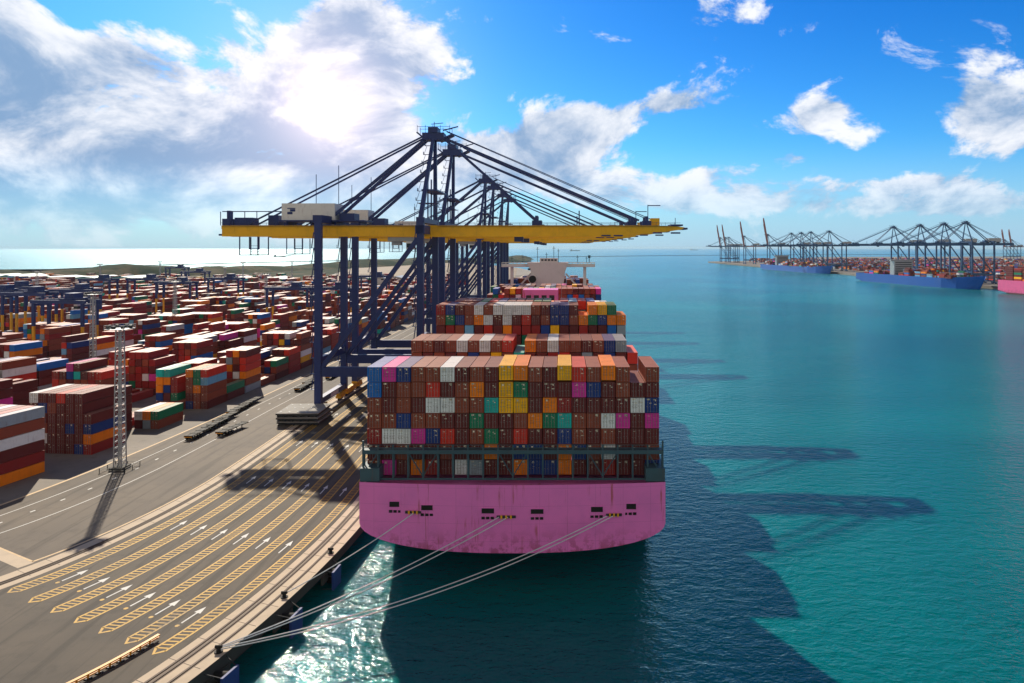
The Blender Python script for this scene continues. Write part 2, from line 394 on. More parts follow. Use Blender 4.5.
# quay wall under the deck edge, with a deck slab lip
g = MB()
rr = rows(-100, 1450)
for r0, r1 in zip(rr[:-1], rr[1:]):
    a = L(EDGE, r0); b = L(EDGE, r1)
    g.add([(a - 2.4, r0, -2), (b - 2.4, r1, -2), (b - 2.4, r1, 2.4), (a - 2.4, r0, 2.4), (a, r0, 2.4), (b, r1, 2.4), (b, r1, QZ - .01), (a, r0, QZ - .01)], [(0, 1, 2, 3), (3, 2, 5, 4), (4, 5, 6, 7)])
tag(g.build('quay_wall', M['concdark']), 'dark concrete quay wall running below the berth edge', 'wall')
# rails and slots
for nm, us in (('crane_rail', (-41.9, -41.3, -39.7)), ('landside_crane_rail', (-75.4, -74.9))):
    g = MB()
    for u in us:
        strip(g, u - .28, u + .28, 60, 1300, QZ + .026)
        for r0, r1 in zip(rows(60, 1400)[:-1], rows(60, 1400)[1:]):
            g.beam((L(u, r0), r0, QZ + .06), (L(u, r1), r1, QZ + .06), .16, .10)
    tag(g.build(nm, M['rail']), ('three rusty lines of crane rail and slot along the water edge' if 'land' not in nm else 'pair of crane rails in the pale strip between apron and road'), 'rail')
g = MB()
for k in range(60):
    yj = 66 + k * 6.2
    for u0, u1 in ((-43.1, EDGE - .1), (-77.1, -73.7)):
        g.poly([P(u0, yj), P(u1, yj), P(u1, yj + .14), P(u0, yj + .14)], QZ + .025)
tag(g.build('concrete_joint_lines', M['rail']), kind='structure')
# painted markings
g = MB()
ROWS = [-71.3 + 4.4 * i for i in range(7)]
def qline(mb, u, y0, y1, wd, z=QZ + .03):
    y = y0
    while y < y1:
        s = 3 if y < 250 else 15; e = min(y1, y + s)
        mb.poly([P(u - wd / 2, y), P(u + wd / 2, y), P(u + wd / 2, e), P(u - wd / 2, e)], z); y = e
for u in ROWS:
    qline(g, u - .75, 79.5, 330, .26); qline(g, u + .75, 79.5, 330, .26)
    y = 79.5
    while y < 330:
        g.poly([P(u - .65, y), P(u - .65, y + .34), P(u + .65, y + 1.04), P(u + .65, y + .70)], QZ + .03)
        y += 1.05
    g.poly([P(u - .85, 79.5), P(u, 77.9), P(u + .85, 79.5), P(u + .6, 79.8), P(u, 78.5), P(u - .6, 79.8)], QZ + .03)
for u in ROWS[:6]:
    c = P(u + 2.2, 85.8); g.poly([(c[0] + .35 * math.cos(k * 1.0472), c[1] + .35 * math.sin(k * 1.0472)) for k in range(6)], QZ + .03)
tag(g.build('yellow_lane_markings', M['line_y']), kind='structure')
g = MB()
for u in ROWS[:6]:
    c = u + 2.2
    for y0 in (86.7, 114.2, 145, 178, 212):
        g.poly([P(c - .11, y0), P(c + .11, y0), P(c + .11, y0 + 3.6), P(c - .11, y0 + 3.6)], QZ + .03)
        g.poly([P(c - .5, y0 + 3.6), P(c + .5, y0 + 3.6), P(c, y0 + 5.8)], QZ + .03)
for u, wd in ((-99.7, .22), (-92.2, .22)):
    qline(g, u, 60, 700, wd)
y = 60
while y < 400: qline(g, -96.6, y, y + 1.5, .35); y += 9
tag(g.build('white_road_markings', M['line_w']), kind='structure')
g = MB(); qline(g, -104.4, 60, 700, .55); qline(g, -77.6, 88.6, 700, .35, QZ + .034)
pz_ = [P(-77.6 - k * 6, 89.0) for k in range(14)]; py_ = [P(-77.6 - k * 6, 88.5) for k in range(14)]
for i in range(13): g.poly([py_[i + 1], py_[i], pz_[i], pz_[i + 1]], QZ + .034)
tag(g.build('cream_road_line', M['line_c']), kind='structure')
# terminal land on the right
g = MB()
TE = [(640, 500), (610, 850), (596, 1000), (590, 1250), (600, 1565), (578, 1940), (563, 2790)]
TERM = [(2600, 300), (700, 300)] + TE + [(900, 3050), (1500, 4200), (3200, 4600), (4200, 2500), (3600, 300)]
g.prism(TERM, -1, QZ); tag(g.build('terminal_ground', M['yard']), kind='structure')
# low hills behind the yard
h = MB(); NX = 120; NY = 9
path = [(-2600, 1330), (-1400, 1240), (-950, 1230), (-700, 1560), (-480, 2560), (-250, 2760), (-200, 3300)]
def along(t):
    t *= len(path) - 1; i = min(int(t), len(path) - 2); f = t - i
    return Vector(path[i]).lerp(Vector(path[i + 1]), f)
vs = []; rs = random.Random(3)
ph = [rs.random() * 6 for _ in range(6)]
for i in range(NX):
    t = i / (NX - 1); c = along(t); d = (along(min(1, t + .01)) - along(max(0, t - .01))).normalized(); nrm = Vector((-d.y, d.x))
    for j in range(NY):
        s = j / (NY - 1) * 2 - 1; hh = (1 - s * s) * (15 + 4 * math.sin(t * 31 + ph[0]) + 3 * math.sin(t * 73 + ph[1] + s) + 2 * math.sin(t * 171 + s * 3 + ph[2]))
        p = c + nrm * (s * 75 + 15 * math.sin(t * 40)); vs.append((p.x, p.y, QZ - .5 + max(0, hh)))
h.add(vs, [(i * NY + j, i * NY + j + 1, (i + 1) * NY + j + 1, (i + 1) * NY + j) for i in range(NX - 1) for j in range(NY - 1)])
tag(h.build('hills', M['hill'], smooth=True), kind='structure')
# breakwater
bw = MB(); pts = []
for px, py in ((-160, 280), (0, 272), (100, 267.5), (160, 265), (260, 262.5), (400, 259.3), (540, 257), (700, 255.3), (1024, 253.8), (1200, 253.4)):
    Y = 56 * F / (py - HY); pts.append(Vector(((px - CX) / F * Y, Y, 0)))
for a, b in zip(pts[:-1], pts[1:]): bw.beam(a + Vector((0, 0, .8)), b + Vector((0, 0, .8)), 7, 3.5)
tag(bw.build('breakwater', M['concdark']), 'long thin dark breakwater crossing the far sea', 'breakwater')

# ------------------------------------------------------------ containers
CL, CW, CHT = 12.19, 2.36, 2.52
def container_mesh(length=CL):
    # local: x across, y along (door end at y=0, towards the viewer), z up
    b = MB(); b.mat(None)
    wd = CW; h = CHT; t = .16
    for sx in (0, 1):
        for sy in (0, 1): b.box(sx * (wd - t), sx * (wd - t) + t, sy * (length - t), sy * (length - t) + t, 0, h)
    for sx in (0, 1):
        b.box(sx * (wd - t * .6), sx * (wd - t * .6) + t * .6, t, length - t, 0, .16); b.box(sx * (wd - .07), sx * (wd - .07) + .07, t, length - t, h - .09, h)
    for y in (0, length - t):
        b.box(t, wd - t, y, y + t, 0, .15); b.box(t, wd - t, y, y + t, h - .12, h)
    # corrugated sides
    for sx in (0, 1):
        n = int((length - 2 * t) / .28); st = (length - 2 * t) / n; X = .02 if sx == 0 else wd - .02; D = .06 * (1 if sx == 0 else -1)
        vs = []; prof = []
        for k in range(n):
            y0 = t + k * st
            prof += [(X, y0), (X, y0 + .07 * st / .28), (X + D, y0 + .14 * st / .28), (X + D, y0 + .21 * st / .28)]
        prof.append((X, length - t))
        for p in prof: vs += [(p[0], p[1], .15), (p[0], p[1], h - .09)]
        fs = [((2 * i, 2 * i + 2, 2 * i + 3, 2 * i + 1) if sx else (2 * i + 1, 2 * i + 3, 2 * i + 2, 2 * i)) for i in range(len(prof) - 1)]
        b.add(vs, fs)
    # corrugated roof, far end, floor
    n = int((length - 2 * t) / .55); st = (length - 2 * t) / n; prof = []
    for k in range(n):
        y0 = t + k * st; prof += [(y0, h - .01), (y0 + st * .4, h - .01), (y0 + st * .5, h - .045), (y0 + st * .9, h - .045)]
    prof.append((length - t, h - .01)); vs = []
    for y, z in prof: vs += [(.07, y, z), (wd - .07, y, z)]
    b.add(vs, [(2 * i, 2 * i + 1, 2 * i + 3, 2 * i + 2) for i in range(len(prof) - 1)])
    b.box(.02, wd - .02, length - t, length - .02, .12, h - .1); b.box(.05, wd - .05, .05, length - .05, .05, .14)
    me = bpy.data.meshes.new('shipping_container'); me.from_pydata(b.v, [], b.f); me.materials.append(CM['maroon']); me.update()
    return me
def door_mesh(side, var=0):
    dr = random.Random(side * 10 + var)
    b = MB(); b.mat('c'); x0, x1 = (.16, 1.165) if side == 0 else (1.195, 2.20)
    b.box(x0, x1, .10, .15, .15, 2.40)
    for k in range(5):
        z = .30 + k * .44; b.box(x0 + .08, x1 - .08, .085, .10, z, z + .26)
    b.mat('s')
    for xx in (x0 + .27, x1 - .27):
        b.tube((xx, .015, .06), (xx, .015, 2.47), .030, 5)
        for z in (.2, .9, 1.7, 2.35): b.box(xx - .07, xx + .07, .0, .035, z, z + .05)
        b.box(xx - .22, xx + .02, -.01, .02, 1.05 + .1 * side, 1.10 + .1 * side)
    b.mat('w')
    for q in range(dr.choice([0, 1, 1, 2, 3])):
        w_ = dr.uniform(.15, .55); h_ = dr.choice([.06, .08, .12, .3]); xa = dr.uniform(x0 + .1, x1 - .1 - w_); za = dr.uniform(1.2, 2.2) if q else dr.uniform(1.9, 2.15)
        b.box(xa, xa + w_, .028, .033, za, za + h_)
    me = bpy.data.meshes.new('door'); me.from_pydata(b.v, [], b.f)
    me.materials.append(CM['maroon']); me.materials.append(M['rod']); me.materials.append(M['decal'])
    me.polygons.foreach_set('material_index', b.m); me.update()
    return me
CME = container_mesh(); DME = [[door_mesh(0, v) for v in range(6)], [door_mesh(1, v) for v in range(6)]]
N_IND = [0]
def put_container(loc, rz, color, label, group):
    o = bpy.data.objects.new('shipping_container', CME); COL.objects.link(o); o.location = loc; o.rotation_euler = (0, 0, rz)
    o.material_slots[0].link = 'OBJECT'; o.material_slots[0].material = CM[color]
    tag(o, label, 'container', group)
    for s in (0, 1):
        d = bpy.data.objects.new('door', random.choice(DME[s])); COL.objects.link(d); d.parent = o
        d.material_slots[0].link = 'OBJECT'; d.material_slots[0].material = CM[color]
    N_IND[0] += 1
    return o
class Mass:
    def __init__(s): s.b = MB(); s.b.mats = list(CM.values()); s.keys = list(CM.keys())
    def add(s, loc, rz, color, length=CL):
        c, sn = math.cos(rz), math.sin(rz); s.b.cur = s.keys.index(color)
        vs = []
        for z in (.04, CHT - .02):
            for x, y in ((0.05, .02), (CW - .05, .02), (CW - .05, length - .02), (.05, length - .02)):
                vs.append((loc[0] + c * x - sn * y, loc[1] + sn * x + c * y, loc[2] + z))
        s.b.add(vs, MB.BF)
MASS = Mass()
PAL = ['maroon'] * 30 + ['brown'] * 26 + ['dark red'] * 10 + ['red'] * 5 + ['orange'] * 7 + ['yellow'] * 2 + ['navy blue'] * 6 + ['blue'] * 4 + ['light blue'] * 3 + ['green'] * 4 + ['teal'] * 2 + ['white'] * 6 + ['grey'] * 4 + ['magenta'] * 3
ORD = ['first', 'second', 'third', 'fourth', 'fifth', 'sixth', 'seventh', 'eighth', 'ninth', 'tenth']
KEY = {'m': 'maroon', 'b': 'brown', 'd': 'dark red', 'r': 'red', 'o': 'orange', 'y': 'yellow', 'n': 'navy blue', 'B': 'blue', 'l': 'light blue', 'g': 'green', 't': 'teal', 'w': 'white', 'e': 'grey', 'p': 'magenta'}
SX0 = -33.6; PITCH = 2.5; TIER = 2.65; DZ = 18.25
def colname(c): return (ORD[c] + ' from the quay side') if c < 10 else (ORD[19 - c] + ' from the seaward side' if c < 19 else 'first from the seaward side')
stern = ['Bpnbbwmbmyobmyrbobmb',       # top
         'BmbbrmbomygmmmpnmbmM',
         'bmbmwwbbtyymodmmmmwn',
         'bbnbbmmgmmbogtbbwpmp',
         'dwwpnrmbgmrmmnbmbmmm',
         'mmbmmbmmoMnnmonbwmmb',
         'bpmodmweMmonnommdmmn']
for ti, row in enumerate(stern):
    tier = 6 - ti
    for c, ch in enumerate(row):
        ch = 'm' if ch == 'M' else ch
        if c == 18 and tier == 6: continue
        colr = KEY[ch]; dz = 0.0
        if tier == 6 and c in (2, 3, 4, 5, 1): dz = 0
        lay = ['bottom', 'second', 'third', 'fourth', 'fifth', 'sixth', 'top'][tier]
        jy = random.uniform(-.14, .14); lift = .30 if (tier >= 5 and c in (9, 10, 13)) else 0
        put_container((SX0 + c * PITCH, 122 + jy, DZ + tier * TIER + (0.28 if c in (9, 10, 13, 16) and tier == 6 else 0)), 0, colr,
                      f'{colr} container {colname(c)} in the {lay} layer of the stern stack', 'containers stacked on the stern of the magenta ship')
# gaps under lifted ones close up with high cubes of the same stack; second and third stacks
row2 = 'rbbwwmmbbMobwbbobneer'
bay2 = 'rbbowbwbb_obwbbbbnedr'
tops = ['b', 'b', 'm', 'b', 'w', 'b', 'w', 'b', 'r', '', 'o', 'b', 'w', 'b', 'b', 'm', 'b', 'n', 'e', 'd']
for c in range(20):
    for tier in range(7):
        if c == 9 and tier == 6: continue
        if c in (19,) and tier == 6: continue
        col = KEY[tops[c]] if tier == 6 and tops[c] else random.choice(PAL)
        loc = (SX0 + c * PITCH, 157, DZ + tier * TIER)
        if tier == 6: put_container(loc, 0, col, f'{col} container {colname(c)} on top of the second stern stack', 'top containers of the second stack from the stern')
        else: MASS.add(loc, 0, col)
b3 = ['dnmbwbwwwwbmnnmMoyg_', 'bgnbowmwmrmbnnbognoo']
for c in range(20):
    for tier in range(9):
        if tier >= 8 and c >= 19: continue
        if tier == 8 and c == 15: continue
        loc = (SX0 + c * PITCH, 187.6, DZ + tier * TIER)
        if tier >= 7:
            ch = b3[8 - tier][c]; ch = 'm' if ch in 'M_' else ch; col = KEY[ch]
            put_container(loc, 0, col, f'{col} container {colname(c)}, {"top layer" if tier == 8 else "layer below top"}, third stern stack', 'top containers of the third stack from the stern')
        else: MASS.add(loc, 0, random.choice(PAL))
def bay(y, nt, c0=0, c1=20, base=DZ, x0=SX0, low=0):
    for c in range(c0, c1):
        n = nt - (random.random() < .12) - (1 if c in (0, 19) and random.random() < .6 else 0)
        for tier in range(low, n):
            MASS.add((x0 + c * PITCH, y, base + tier * TIER), 0, random.choice(PAL))
bay(203, 9, 0, 18); bay(218, 7); bay(233, 6, low=3); bay(250, 7, low=3); bay(265, 7, low=3); bay(311, 8); bay(326, 8, low=4); bay(342, 8, low=4)
bay(398, 8); bay(413, 8, 1, 19, low=4); bay(430, 7, 2, 18, low=3); bay(448, 8, 3, 17, low=4)

# ------------------------------------------------------------ the magenta container ship
def ship_hull(mat_, w, top, L_, zt_mid, zt_side, name='hull', parent=None, bulge=1.6, bow_top=None):
    # local: x across (centre 0), y forward from transom 0..L_, z world
    b = MB(); N = 28
    sts = [0, 1.5, 5, 12, 20, 30, 45, 90, L_ * .6, L_ * .78, L_ * .87, L_ * .93, L_ * .97, L_]
    for k, y in enumerate(sts):
        f = y / L_; wf = 1.0
        if f > .7: wf = max(.02, 1 - ((f - .7) / .3) ** 2.3)
        tz = top + (4 * max(0, (f - .85) / .15) if bow_top is None else bow_top * max(0, (f - .8) / .2))
        g_ = min(1, y / 38); g_ = g_ * g_ * (3 - 2 * g_)
        zm = zt_mid + (-3 - zt_mid) * min(1, g_ * 1.6); zs = zt_side + (-3 - zt_side) * g_
        for i in range(N + 1):
            u = i / N * 2 - 1                      # -1..1 across, deck edge to deck edge
            if abs(u) > .86:
                q = (abs(u) - .86) / .14; x = w * math.copysign(1, u); z = zs + (tz - zs) * q
            else:
                q = abs(u) / .86; x = w * math.copysign(1, u) * math.sin(q * math.pi / 2) ** 1.0; z = zm + (zs - zm) * (1 - math.cos(q * math.pi / 2)) ** 1.25
            yy = y - (bulge * (1 - (x / w) ** 2) if k == 0 else 0) - (bulge * (1 - (x / w) ** 2) * .5 if k == 1 else 0)
            if f > .9: yy -= (1 - max(0, (z + 3)) / (top + 3)) * 10 * (f - .9) / .1
            b.v.append((x * wf, yy, z))
    for k in range(len(sts) - 1):
        for i in range(N): b.f.append((k * (N + 1) + i, k * (N + 1) + i + 1, (k + 1) * (N + 1) + i + 1, (k + 1) * (N + 1) + i))
    # transom face: columns from bottom curve up to the deck edge
    base = len(b.v); lo = [b.v[i] for i in range(N + 1) if abs(i / N * 2 - 1) <= .87]
    idx = [i for i in range(N + 1) if abs(i / N * 2 - 1) <= .87]
    nb = 5
    for i in idx:
        x, y, z = b.v[i]
        for q in range(1, nb + 1): b.v.append((x, y, z + (top - z) * q / nb))
    for a in range(len(idx) - 1):
        for q in range(nb):
            p0 = idx[a] if q == 0 else base + a * nb + q - 1; p1 = idx[a + 1] if q == 0 else base + (a + 1) * nb + q - 1
            b.f.append((p0, p1, base + (a + 1) * nb + q, base + a * nb + q))
    # close the two thin strips at the corners
    nseg = N + 1
    left = [i for i in range(N + 1) if (i / N * 2 - 1) < -.86]; right = [i for i in range(N + 1) if (i / N * 2 - 1) > .86]
    # deck
    dv = len(b.v)
    for k, y in enumerate(sts):
        for s in (0, N): 
            x, yy, z = b.v[k * (N + 1) + s]; b.v.append((x, yy, min(z, top) - .6))
    for k in range(len(sts) - 1): b.f.append((dv + 2 * k, dv + 2 * k + 1, dv + 2 * k + 3, dv + 2 * k + 2))
    b.m = [0] * len(b.f)
    return b.build(name, mat_, parent, fix=True)
SCX = -8.6
ship = empty('container_ship', (SCX, 119, 0))
tag(ship, 'huge magenta container ship moored stern first beside the near quay', 'ship')
hull = ship_hull(M['pink'], 25.5, 18.0, 364, 6.8, 11.2, parent=ship)
def sy(x, extra=0): return -1.6 * (1 - (x / 25.5) ** 2) - extra          # stern face y at offset x
# deck edge trim and poop corner boxes (teal grey)
t_ = MB()
for s in (-1, 1):
    x0, x1 = (-25.5, -22.2) if s < 0 else (22.2, 25.5)
    t_ = MB(); t_.box(x0 + .03, x1 - .03, .2, 9, 18.0, 20.2); t_.build('bulwark', M['lash'], ship)
# mooring ports: dark recesses with frames
for (px0, px1, py0, py1) in ((389, 400.7, 502.4, 507.2), (421.4, 433, 505, 509.6), (482, 494.5, 507.2, 511.8), (531, 543.6, 508, 512.2), (590.5, 602.8, 506.6, 511.4), (624.8, 636.2, 504.6, 509.6)):
    Y = 118.0; x0 = (px0 - CX) / F * Y - SCX; x1 = (px1 - CX) / F * Y - SCX; z1 = CH - (py0 - .3 - HY) * Y / F; z0 = CH - (py1 + .3 - HY) * Y / F
    xm = (x0 + x1) / 2; y = sy(xm)
    p = MB(); p.mat(M['black']); p.box(x0, x1, y - .06, y + .3, z0, z1)
    p.mat(M['pink']); 
    for a in ((x0 - .12, x1 + .12, z1, z1 + .12), (x0 - .12, x1 + .12, z0 - .12, z0), (x0 - .12, x0, z0, z1), (x1, x1 + .12, z0, z1)): p.box(a[0], a[1], y - .12, y + .3, a[2], a[3])
    p.build('mooring_port', None, ship)
    v = MB(); v.mat(M['black'])
    for k in range(3): v.box(xm - 1.05 + k * .75, xm - .5 + k * .75, y - .08, y + .3, z0 - .95, z0 - .55)
    v.build('scupper', None, ship)
for px0, px1, py in ((405, 421, 512.5), (497, 516, 515.6), (606, 622, 515.2)):
    Y = 117.8; x0 = (px0 - CX) / F * Y - SCX; x1 = (px1 - CX) / F * Y - SCX; z = CH - (py - HY) * Y / F; y = sy((x0 + x1) / 2)
    p = MB(); p.mat(M['dark']); p.box(x0, x1, y - .25, y + .3, z - .18, z + .18); p.mat(M['yellow'])
    for k in (.25, .5, .75): xx = x0 + (x1 - x0) * k; p.tube((xx, y - .35, z - .25), (xx, y - .35, z + .3), .16, 8)
    p.build('fairlead', None, ship)
# lashing bridges
def lashing(y, x0, x1, z0, zm, zt, name='lashing_bridge'):
    b = MB(); n = 20
    for i in range(n + 1):
        x = x0 + (x1 - x0) * i / n
        b.box(x - .13, x + .13, y, y + .30, z0, zt if i in (0, n) else zm + 1.0)
        b.box(x - .10, x + .10, y + .95, y + 1.2, z0, zm)
    b.box(x0, x1, y - .12, y + 1.3, zm - .14, zm + .14); b.box(x0, x1, y - .16, y - .12, zm - .5, zm + .05)
    for zz in (zm + .55, zm + 1.0): b.box(x0, x1, y - .08, y - .03, zz - .035, zz + .035)
    b.box(x0, x1, y - .05, y + .2, z0 - .2, z0 + .12)
    for i in (0, 3, 4, 9, 10, 15, 16, 19):
        xa = x0 + (x1 - x0) * i / n; xb = x0 + (x1 - x0) * (i + 1) / n
        if i % 2: xa, xb = xb, xa
        b.beam((xa, y + .1, z0 + .4), (xb, y + .1, zm - .2), .16, .16)
    return b.build(name, M['lash'], ship)
lashing(1.0, -25.2, 25.2, 18.2, 22.9, 24.6)
for yy in (14.6 + .3, 36.0, 52, 66.6, 82):
    lashing(yy, -25.0, 25.0, 18.2, 26, 27)
# casing, bridge house
cs = MB(); cs.mat(M['pink']); cs.box(-8.0, 6.2, 168, 180, 17, 40.2); cs.mat(M['lash'])
cs.build('funnel_casing', None, ship)
lv = MB()
for k in range(4): lv.box(-6.6 + k * 3.1, -4.6 + k * 3.1, 167.9, 168.1, 35.6, 38.0)
lv.build('louvre', M['dark'], ship)
br = MB(); br.mat(M['cream'])
Yb = 268
prof = [(-8.5, 18), (8.2, 18), (8.2, 36), (9.2, 44.2), (11.0, 49.2), (-11.5, 49.2), (-9.4, 44.2), (-8.5, 36)]
br.add([(x, Yb, z) for x, z in prof] + [(x, Yb + 11, z) for x, z in prof], [tuple(range(8)), tuple(range(15, 7, -1))] + [(k + 8, (k + 1) % 8 + 8, (k + 1) % 8, k) for k in range(8)])
br.box(-25.6, 25.6, Yb + 3, Yb + 10, 46.6, 47.3); br.box(-4.6, 5.2, Yb + 2, Yb + 10, 49.2, 51.4)
for s in (-1, 1):
    br.box(s * 20.0 - .8, s * 20.0 + .8, Yb + 5, Yb + 7, 18, 46.6)
    br.beam((s * 9.5, Yb + 5, 43), (s * 15.5, Yb + 5, 36.5), .9, .9)
house = br.build('bridge_house', None, ship, fix=True)
rw = MB(); rw.mat(M['white'])
for y in (Yb + 3.02, Yb + 9.9):
    rw.box(-25.6, 25.6, y, y + .1, 47.3, 48.2); rw.box(-25.6, 25.6, y, y + .1, 48.9, 49.1)
    for k in range(26): rw.box(-25.6 + k * 2.04, -25.4 + k * 2.04, y, y + .1, 48.2, 48.9)
rw.build('bridge_wing_rail', None, house)
gl = MB(); gl.box(-11, -9.6, Yb - .1, Yb + .02, 45, 46); 
for k in range(5): gl.box(-3.8 + k * 1.8, -2.6 + k * 1.8, Yb + 1.93, Yb + 2.0, 50, 50.9)
gl.build('window', M['glass'], house)
fn = MB(); fn.mat(M['black']); fn.tube((-8.3, Yb - 4, 40.2), (-8.3, Yb + 2, 40.2), 2.0, 18); fn.mat(M['cream']); fn.tube((-8.3, Yb - 3.6, 40.2), (-8.3, Yb + 2, 40.2), 2.3, 18)
fn.build('exhaust_outlet', None, ship)
ms = MB()
for x, zt in ((-6, 57.5), (-1, 54.5), (3, 58), (5.5, 56.5), (16, 53), (21, 52.5), (-14, 53), (-20, 52.5)):
    ms.tube((x, Yb + 6, 49), (x, Yb + 6, zt), .14, 6)
    ms.box(x - .8, x + .8, Yb + 5.9, Yb + 6.1, zt - 1.2, zt - 1.0)
ms.tube((22.5, Yb + 6, 49), (22.5, Yb + 6, 52), .2, 8); ms.tube((22.5, Yb + 6, 51.5), (22.5, Yb + 6, 53), .7, 10)
ms.build('mast', M['lash'], ship)

# ------------------------------------------------------------ ship to shore cranes
def make_crane(name, navy, boomm, raised=False, simple=False):
    root = empty(name)
    XL = -32.4; HY_ = 13.2; ZB0, ZB1 = 56.7, 60.5; AP = 92.0
    AX = 2.0
    def B(): return MB()
    for x, nm in ((0, 'waterside'), (XL, 'landside')):
        for s in (-1, 1):
            l = B(); top = 57.5 if nm == 'waterside' else 61
            l.box(x - 1.05, x + 1.05, s * HY_ - 1.0, s * HY_ + 1.0, 3.2, top)
            for z in (14, 30, 46): l.box(x - 1.18, x + 1.18, s * HY_ - 1.12, s * HY_ + 1.12, z, z + .3)
            lo = l.build('leg', navy, root)
            if not simple:
                q = B()
                for k in range(10):
                    z = 8 + k * 5; q.box(x - 2.6, x - 1.25, s * HY_ - .5, s * HY_ + .6, z, z + .08)
                    q.box(x - 2.6, x - 2.55, s * HY_ - .5, s * HY_ + .6, z + .9, z + 1.0); q.tube((x - 2.55, s * HY_ - .45, z), (x - 2.55, s * HY_ - .45, z + 1), .05, 4)
                    q.beam((x - 2.3, s * HY_ + .3, z), (x - 1.6, s * HY_ + .3, z + 5), .3, .08)
                q.build('ladder', navy, lo)
            bg_ = B(); bg_.mat(M['yellow'] if not simple else navy)
            bg_.box(x - .7, x + .7, s * HY_ - 6.5, s * HY_ + 6.5, 1.9, 2.7)
            for q in (-1, 1):
                bg_.box(x - .9, x + .9, s * HY_ + q * 4 - 2.6, s * HY_ + q * 4 + 2.6, 1.0, 1.85)
                bg_.box(x - .5, x + .5, s * HY_ + q * 4 - .5, s * HY_ + q * 4 + .5, 1.7, 2.2)
                for ww in (-1.8, -.6, .6, 1.8):
                    bg_.mat(M['dark']); bg_.tube((x - .3, s * HY_ + q * 4 + ww, .62), (x + .3, s * HY_ + q * 4 + ww, .62), .5, 10); bg_.mat(M['yellow'] if not simple else navy)
            bg_.box(x - 1.0, x + 1.0, s * HY_ - 1.2, s * HY_ + 1.2, 2.6, 3.4)
            bg_.build('bogie', None, root)
    s_ = B()
    for x in (0, XL):
        s_ = B(); s_.box(x - .9, x + .9, -HY_, HY_, 3.4, 5.2); s_.build('sill_beam', navy, root)
        s_ = B(); s_.box(x - .8, x + .8, -HY_, HY_, 16.2, 18.2); s_.build('tie_beam', navy, root)
    if not simple:
        pl = B(); pl.box(XL - .95, XL - .9, -2.5, 2.5, 3.7, 4.9); pl.box(XL + .9, XL + .95, -4, 4, 3.6, 5.0); pl.build('nameplate', M['white'], root)
    for s in (-1, 1):
        c = B(); c.box(XL + 1.2, -1.2, s * HY_ - .85, s * HY_ + .85, 12.2, 15.2); c.build('portal_beam', navy, root)
        d = B(); d.beam((XL + 1.2, s * HY_, 15), (-.8, s * HY_, 56), 1.35, 1.35); d.build('diagonal_brace', navy, root)
    tp = B()
    tp.box(XL - 1.5, XL + 1.5, -HY_ - 1, HY_ + 1, 61, 63.4); tp.build('landside_cross_beam', navy, root); tp = B()
    tp.box(-1.5, 1.5, -HY_ - 1, -4.6, 57.5, 60.2); tp.box(-1.5, 1.5, 4.6, HY_ + 1, 57.5, 60.2)
    tp.box(-1.3, 1.3, -HY_ - .5, HY_ + .5, 61.0, 62.6)
    for s in (-1, 1): tp.box(-1.2, 1.2, s * HY_ - 1, s * HY_ + 1, 57.5, 62.8)
    tp.build('top_cross_beam', navy, root)
    # pylon
    for s in (-1, 1):
        l = B(); l.beam((0, s * HY_, 62), (AX, s * 1.6, AP - 2), 1.35, 1.5, (0, 1, 0), 1.0, 1.1); pyl = l.build('pylon', navy, root)
        if not simple and s < 0:
            q = B(); a = Vector((0, s * HY_, 62)); e = Vector((AX, s * 1.6, AP - 2))
            for k in range(1, 9):
                p = a.lerp(e, k / 9); q.box(p.x - 2.4, p.x - .6, p.y - .6, p.y + .6, p.z, p.z + .08); q.box(p.x - 2.4, p.x - 2.35, p.y - .6, p.y + .6, p.z, p.z + 1.0)
                q.beam((p.x - 2.2, p.y, p.z), (p.x - 1.2, p.y, p.z + 3), .25, .08)
            q.build('ladder', navy, pyl)
    if not simple:
        q = B()                                       # hoist frame between the pylons
        q.box(-.5, 4.5, -9.2, 9.2, 71.5, 72.0)
        for yy in (-6, 0, 6): q.box(.8, 1.2, yy - .2, yy + .2, 62, 76)
        q.box(-3, 3.5, -3, 3, 67.8, 68.0); q.build('pylon_platform', navy, root)
    hd = B(); hd.box(AX - 3.6, AX + 3.6, -2.6, 2.6, AP - 3, AP - .6); hd.box(AX - 1.6, AX + 1.6, -2.9, 2.9, AP - .6, AP + 1.2)
    hd.beam((AX - 5.5, 0, AP - .4), (AX - 3, 0, AP - 2.5), 4.5, .5); hd.beam((AX + 6.5, 0, AP - 1), (AX + 2, 0, AP - 3.2), 4.5, .5)
    for xx in (-5.2, -2.5, 0, 2.5, 5.6):
        for yy in (-2.6, 2.6): hd.tube((AX + xx, yy, AP - 1), (AX + xx, yy, AP + 1.9), .07, 4)
    for yy in (-2.6, 2.6): hd.box(AX - 5.2, AX + 5.6, yy - .05, yy + .05, AP + 1.3, AP + 1.42)
    hd.tube((AX, 0, AP), (AX, 0, AP + 3.4), .12, 5); hd.beam((AX - 1, 0, AP + 2.6), (AX + 3, 0, AP + 3), .2, .2); hd.beam((AX + 3, 0, AP + .5), (AX + 8, 0, AP + 1.8), .35, .35)
    hd.build('apex_platform', navy, root)
    # girders
    bk = B()
    for s in (-1, 1):
        bk.box(-67.5, 1.2, s * 3.3 - .65, s * 3.3 + .65, ZB0 + .1, ZB1)
    for x in range(-68, 0, 6): bk.box(x - .3, x + .3, -2.65, 2.65, ZB1 - 1.2, ZB1 - .2)
    bko = bk.build('back_girder', boomm, root)
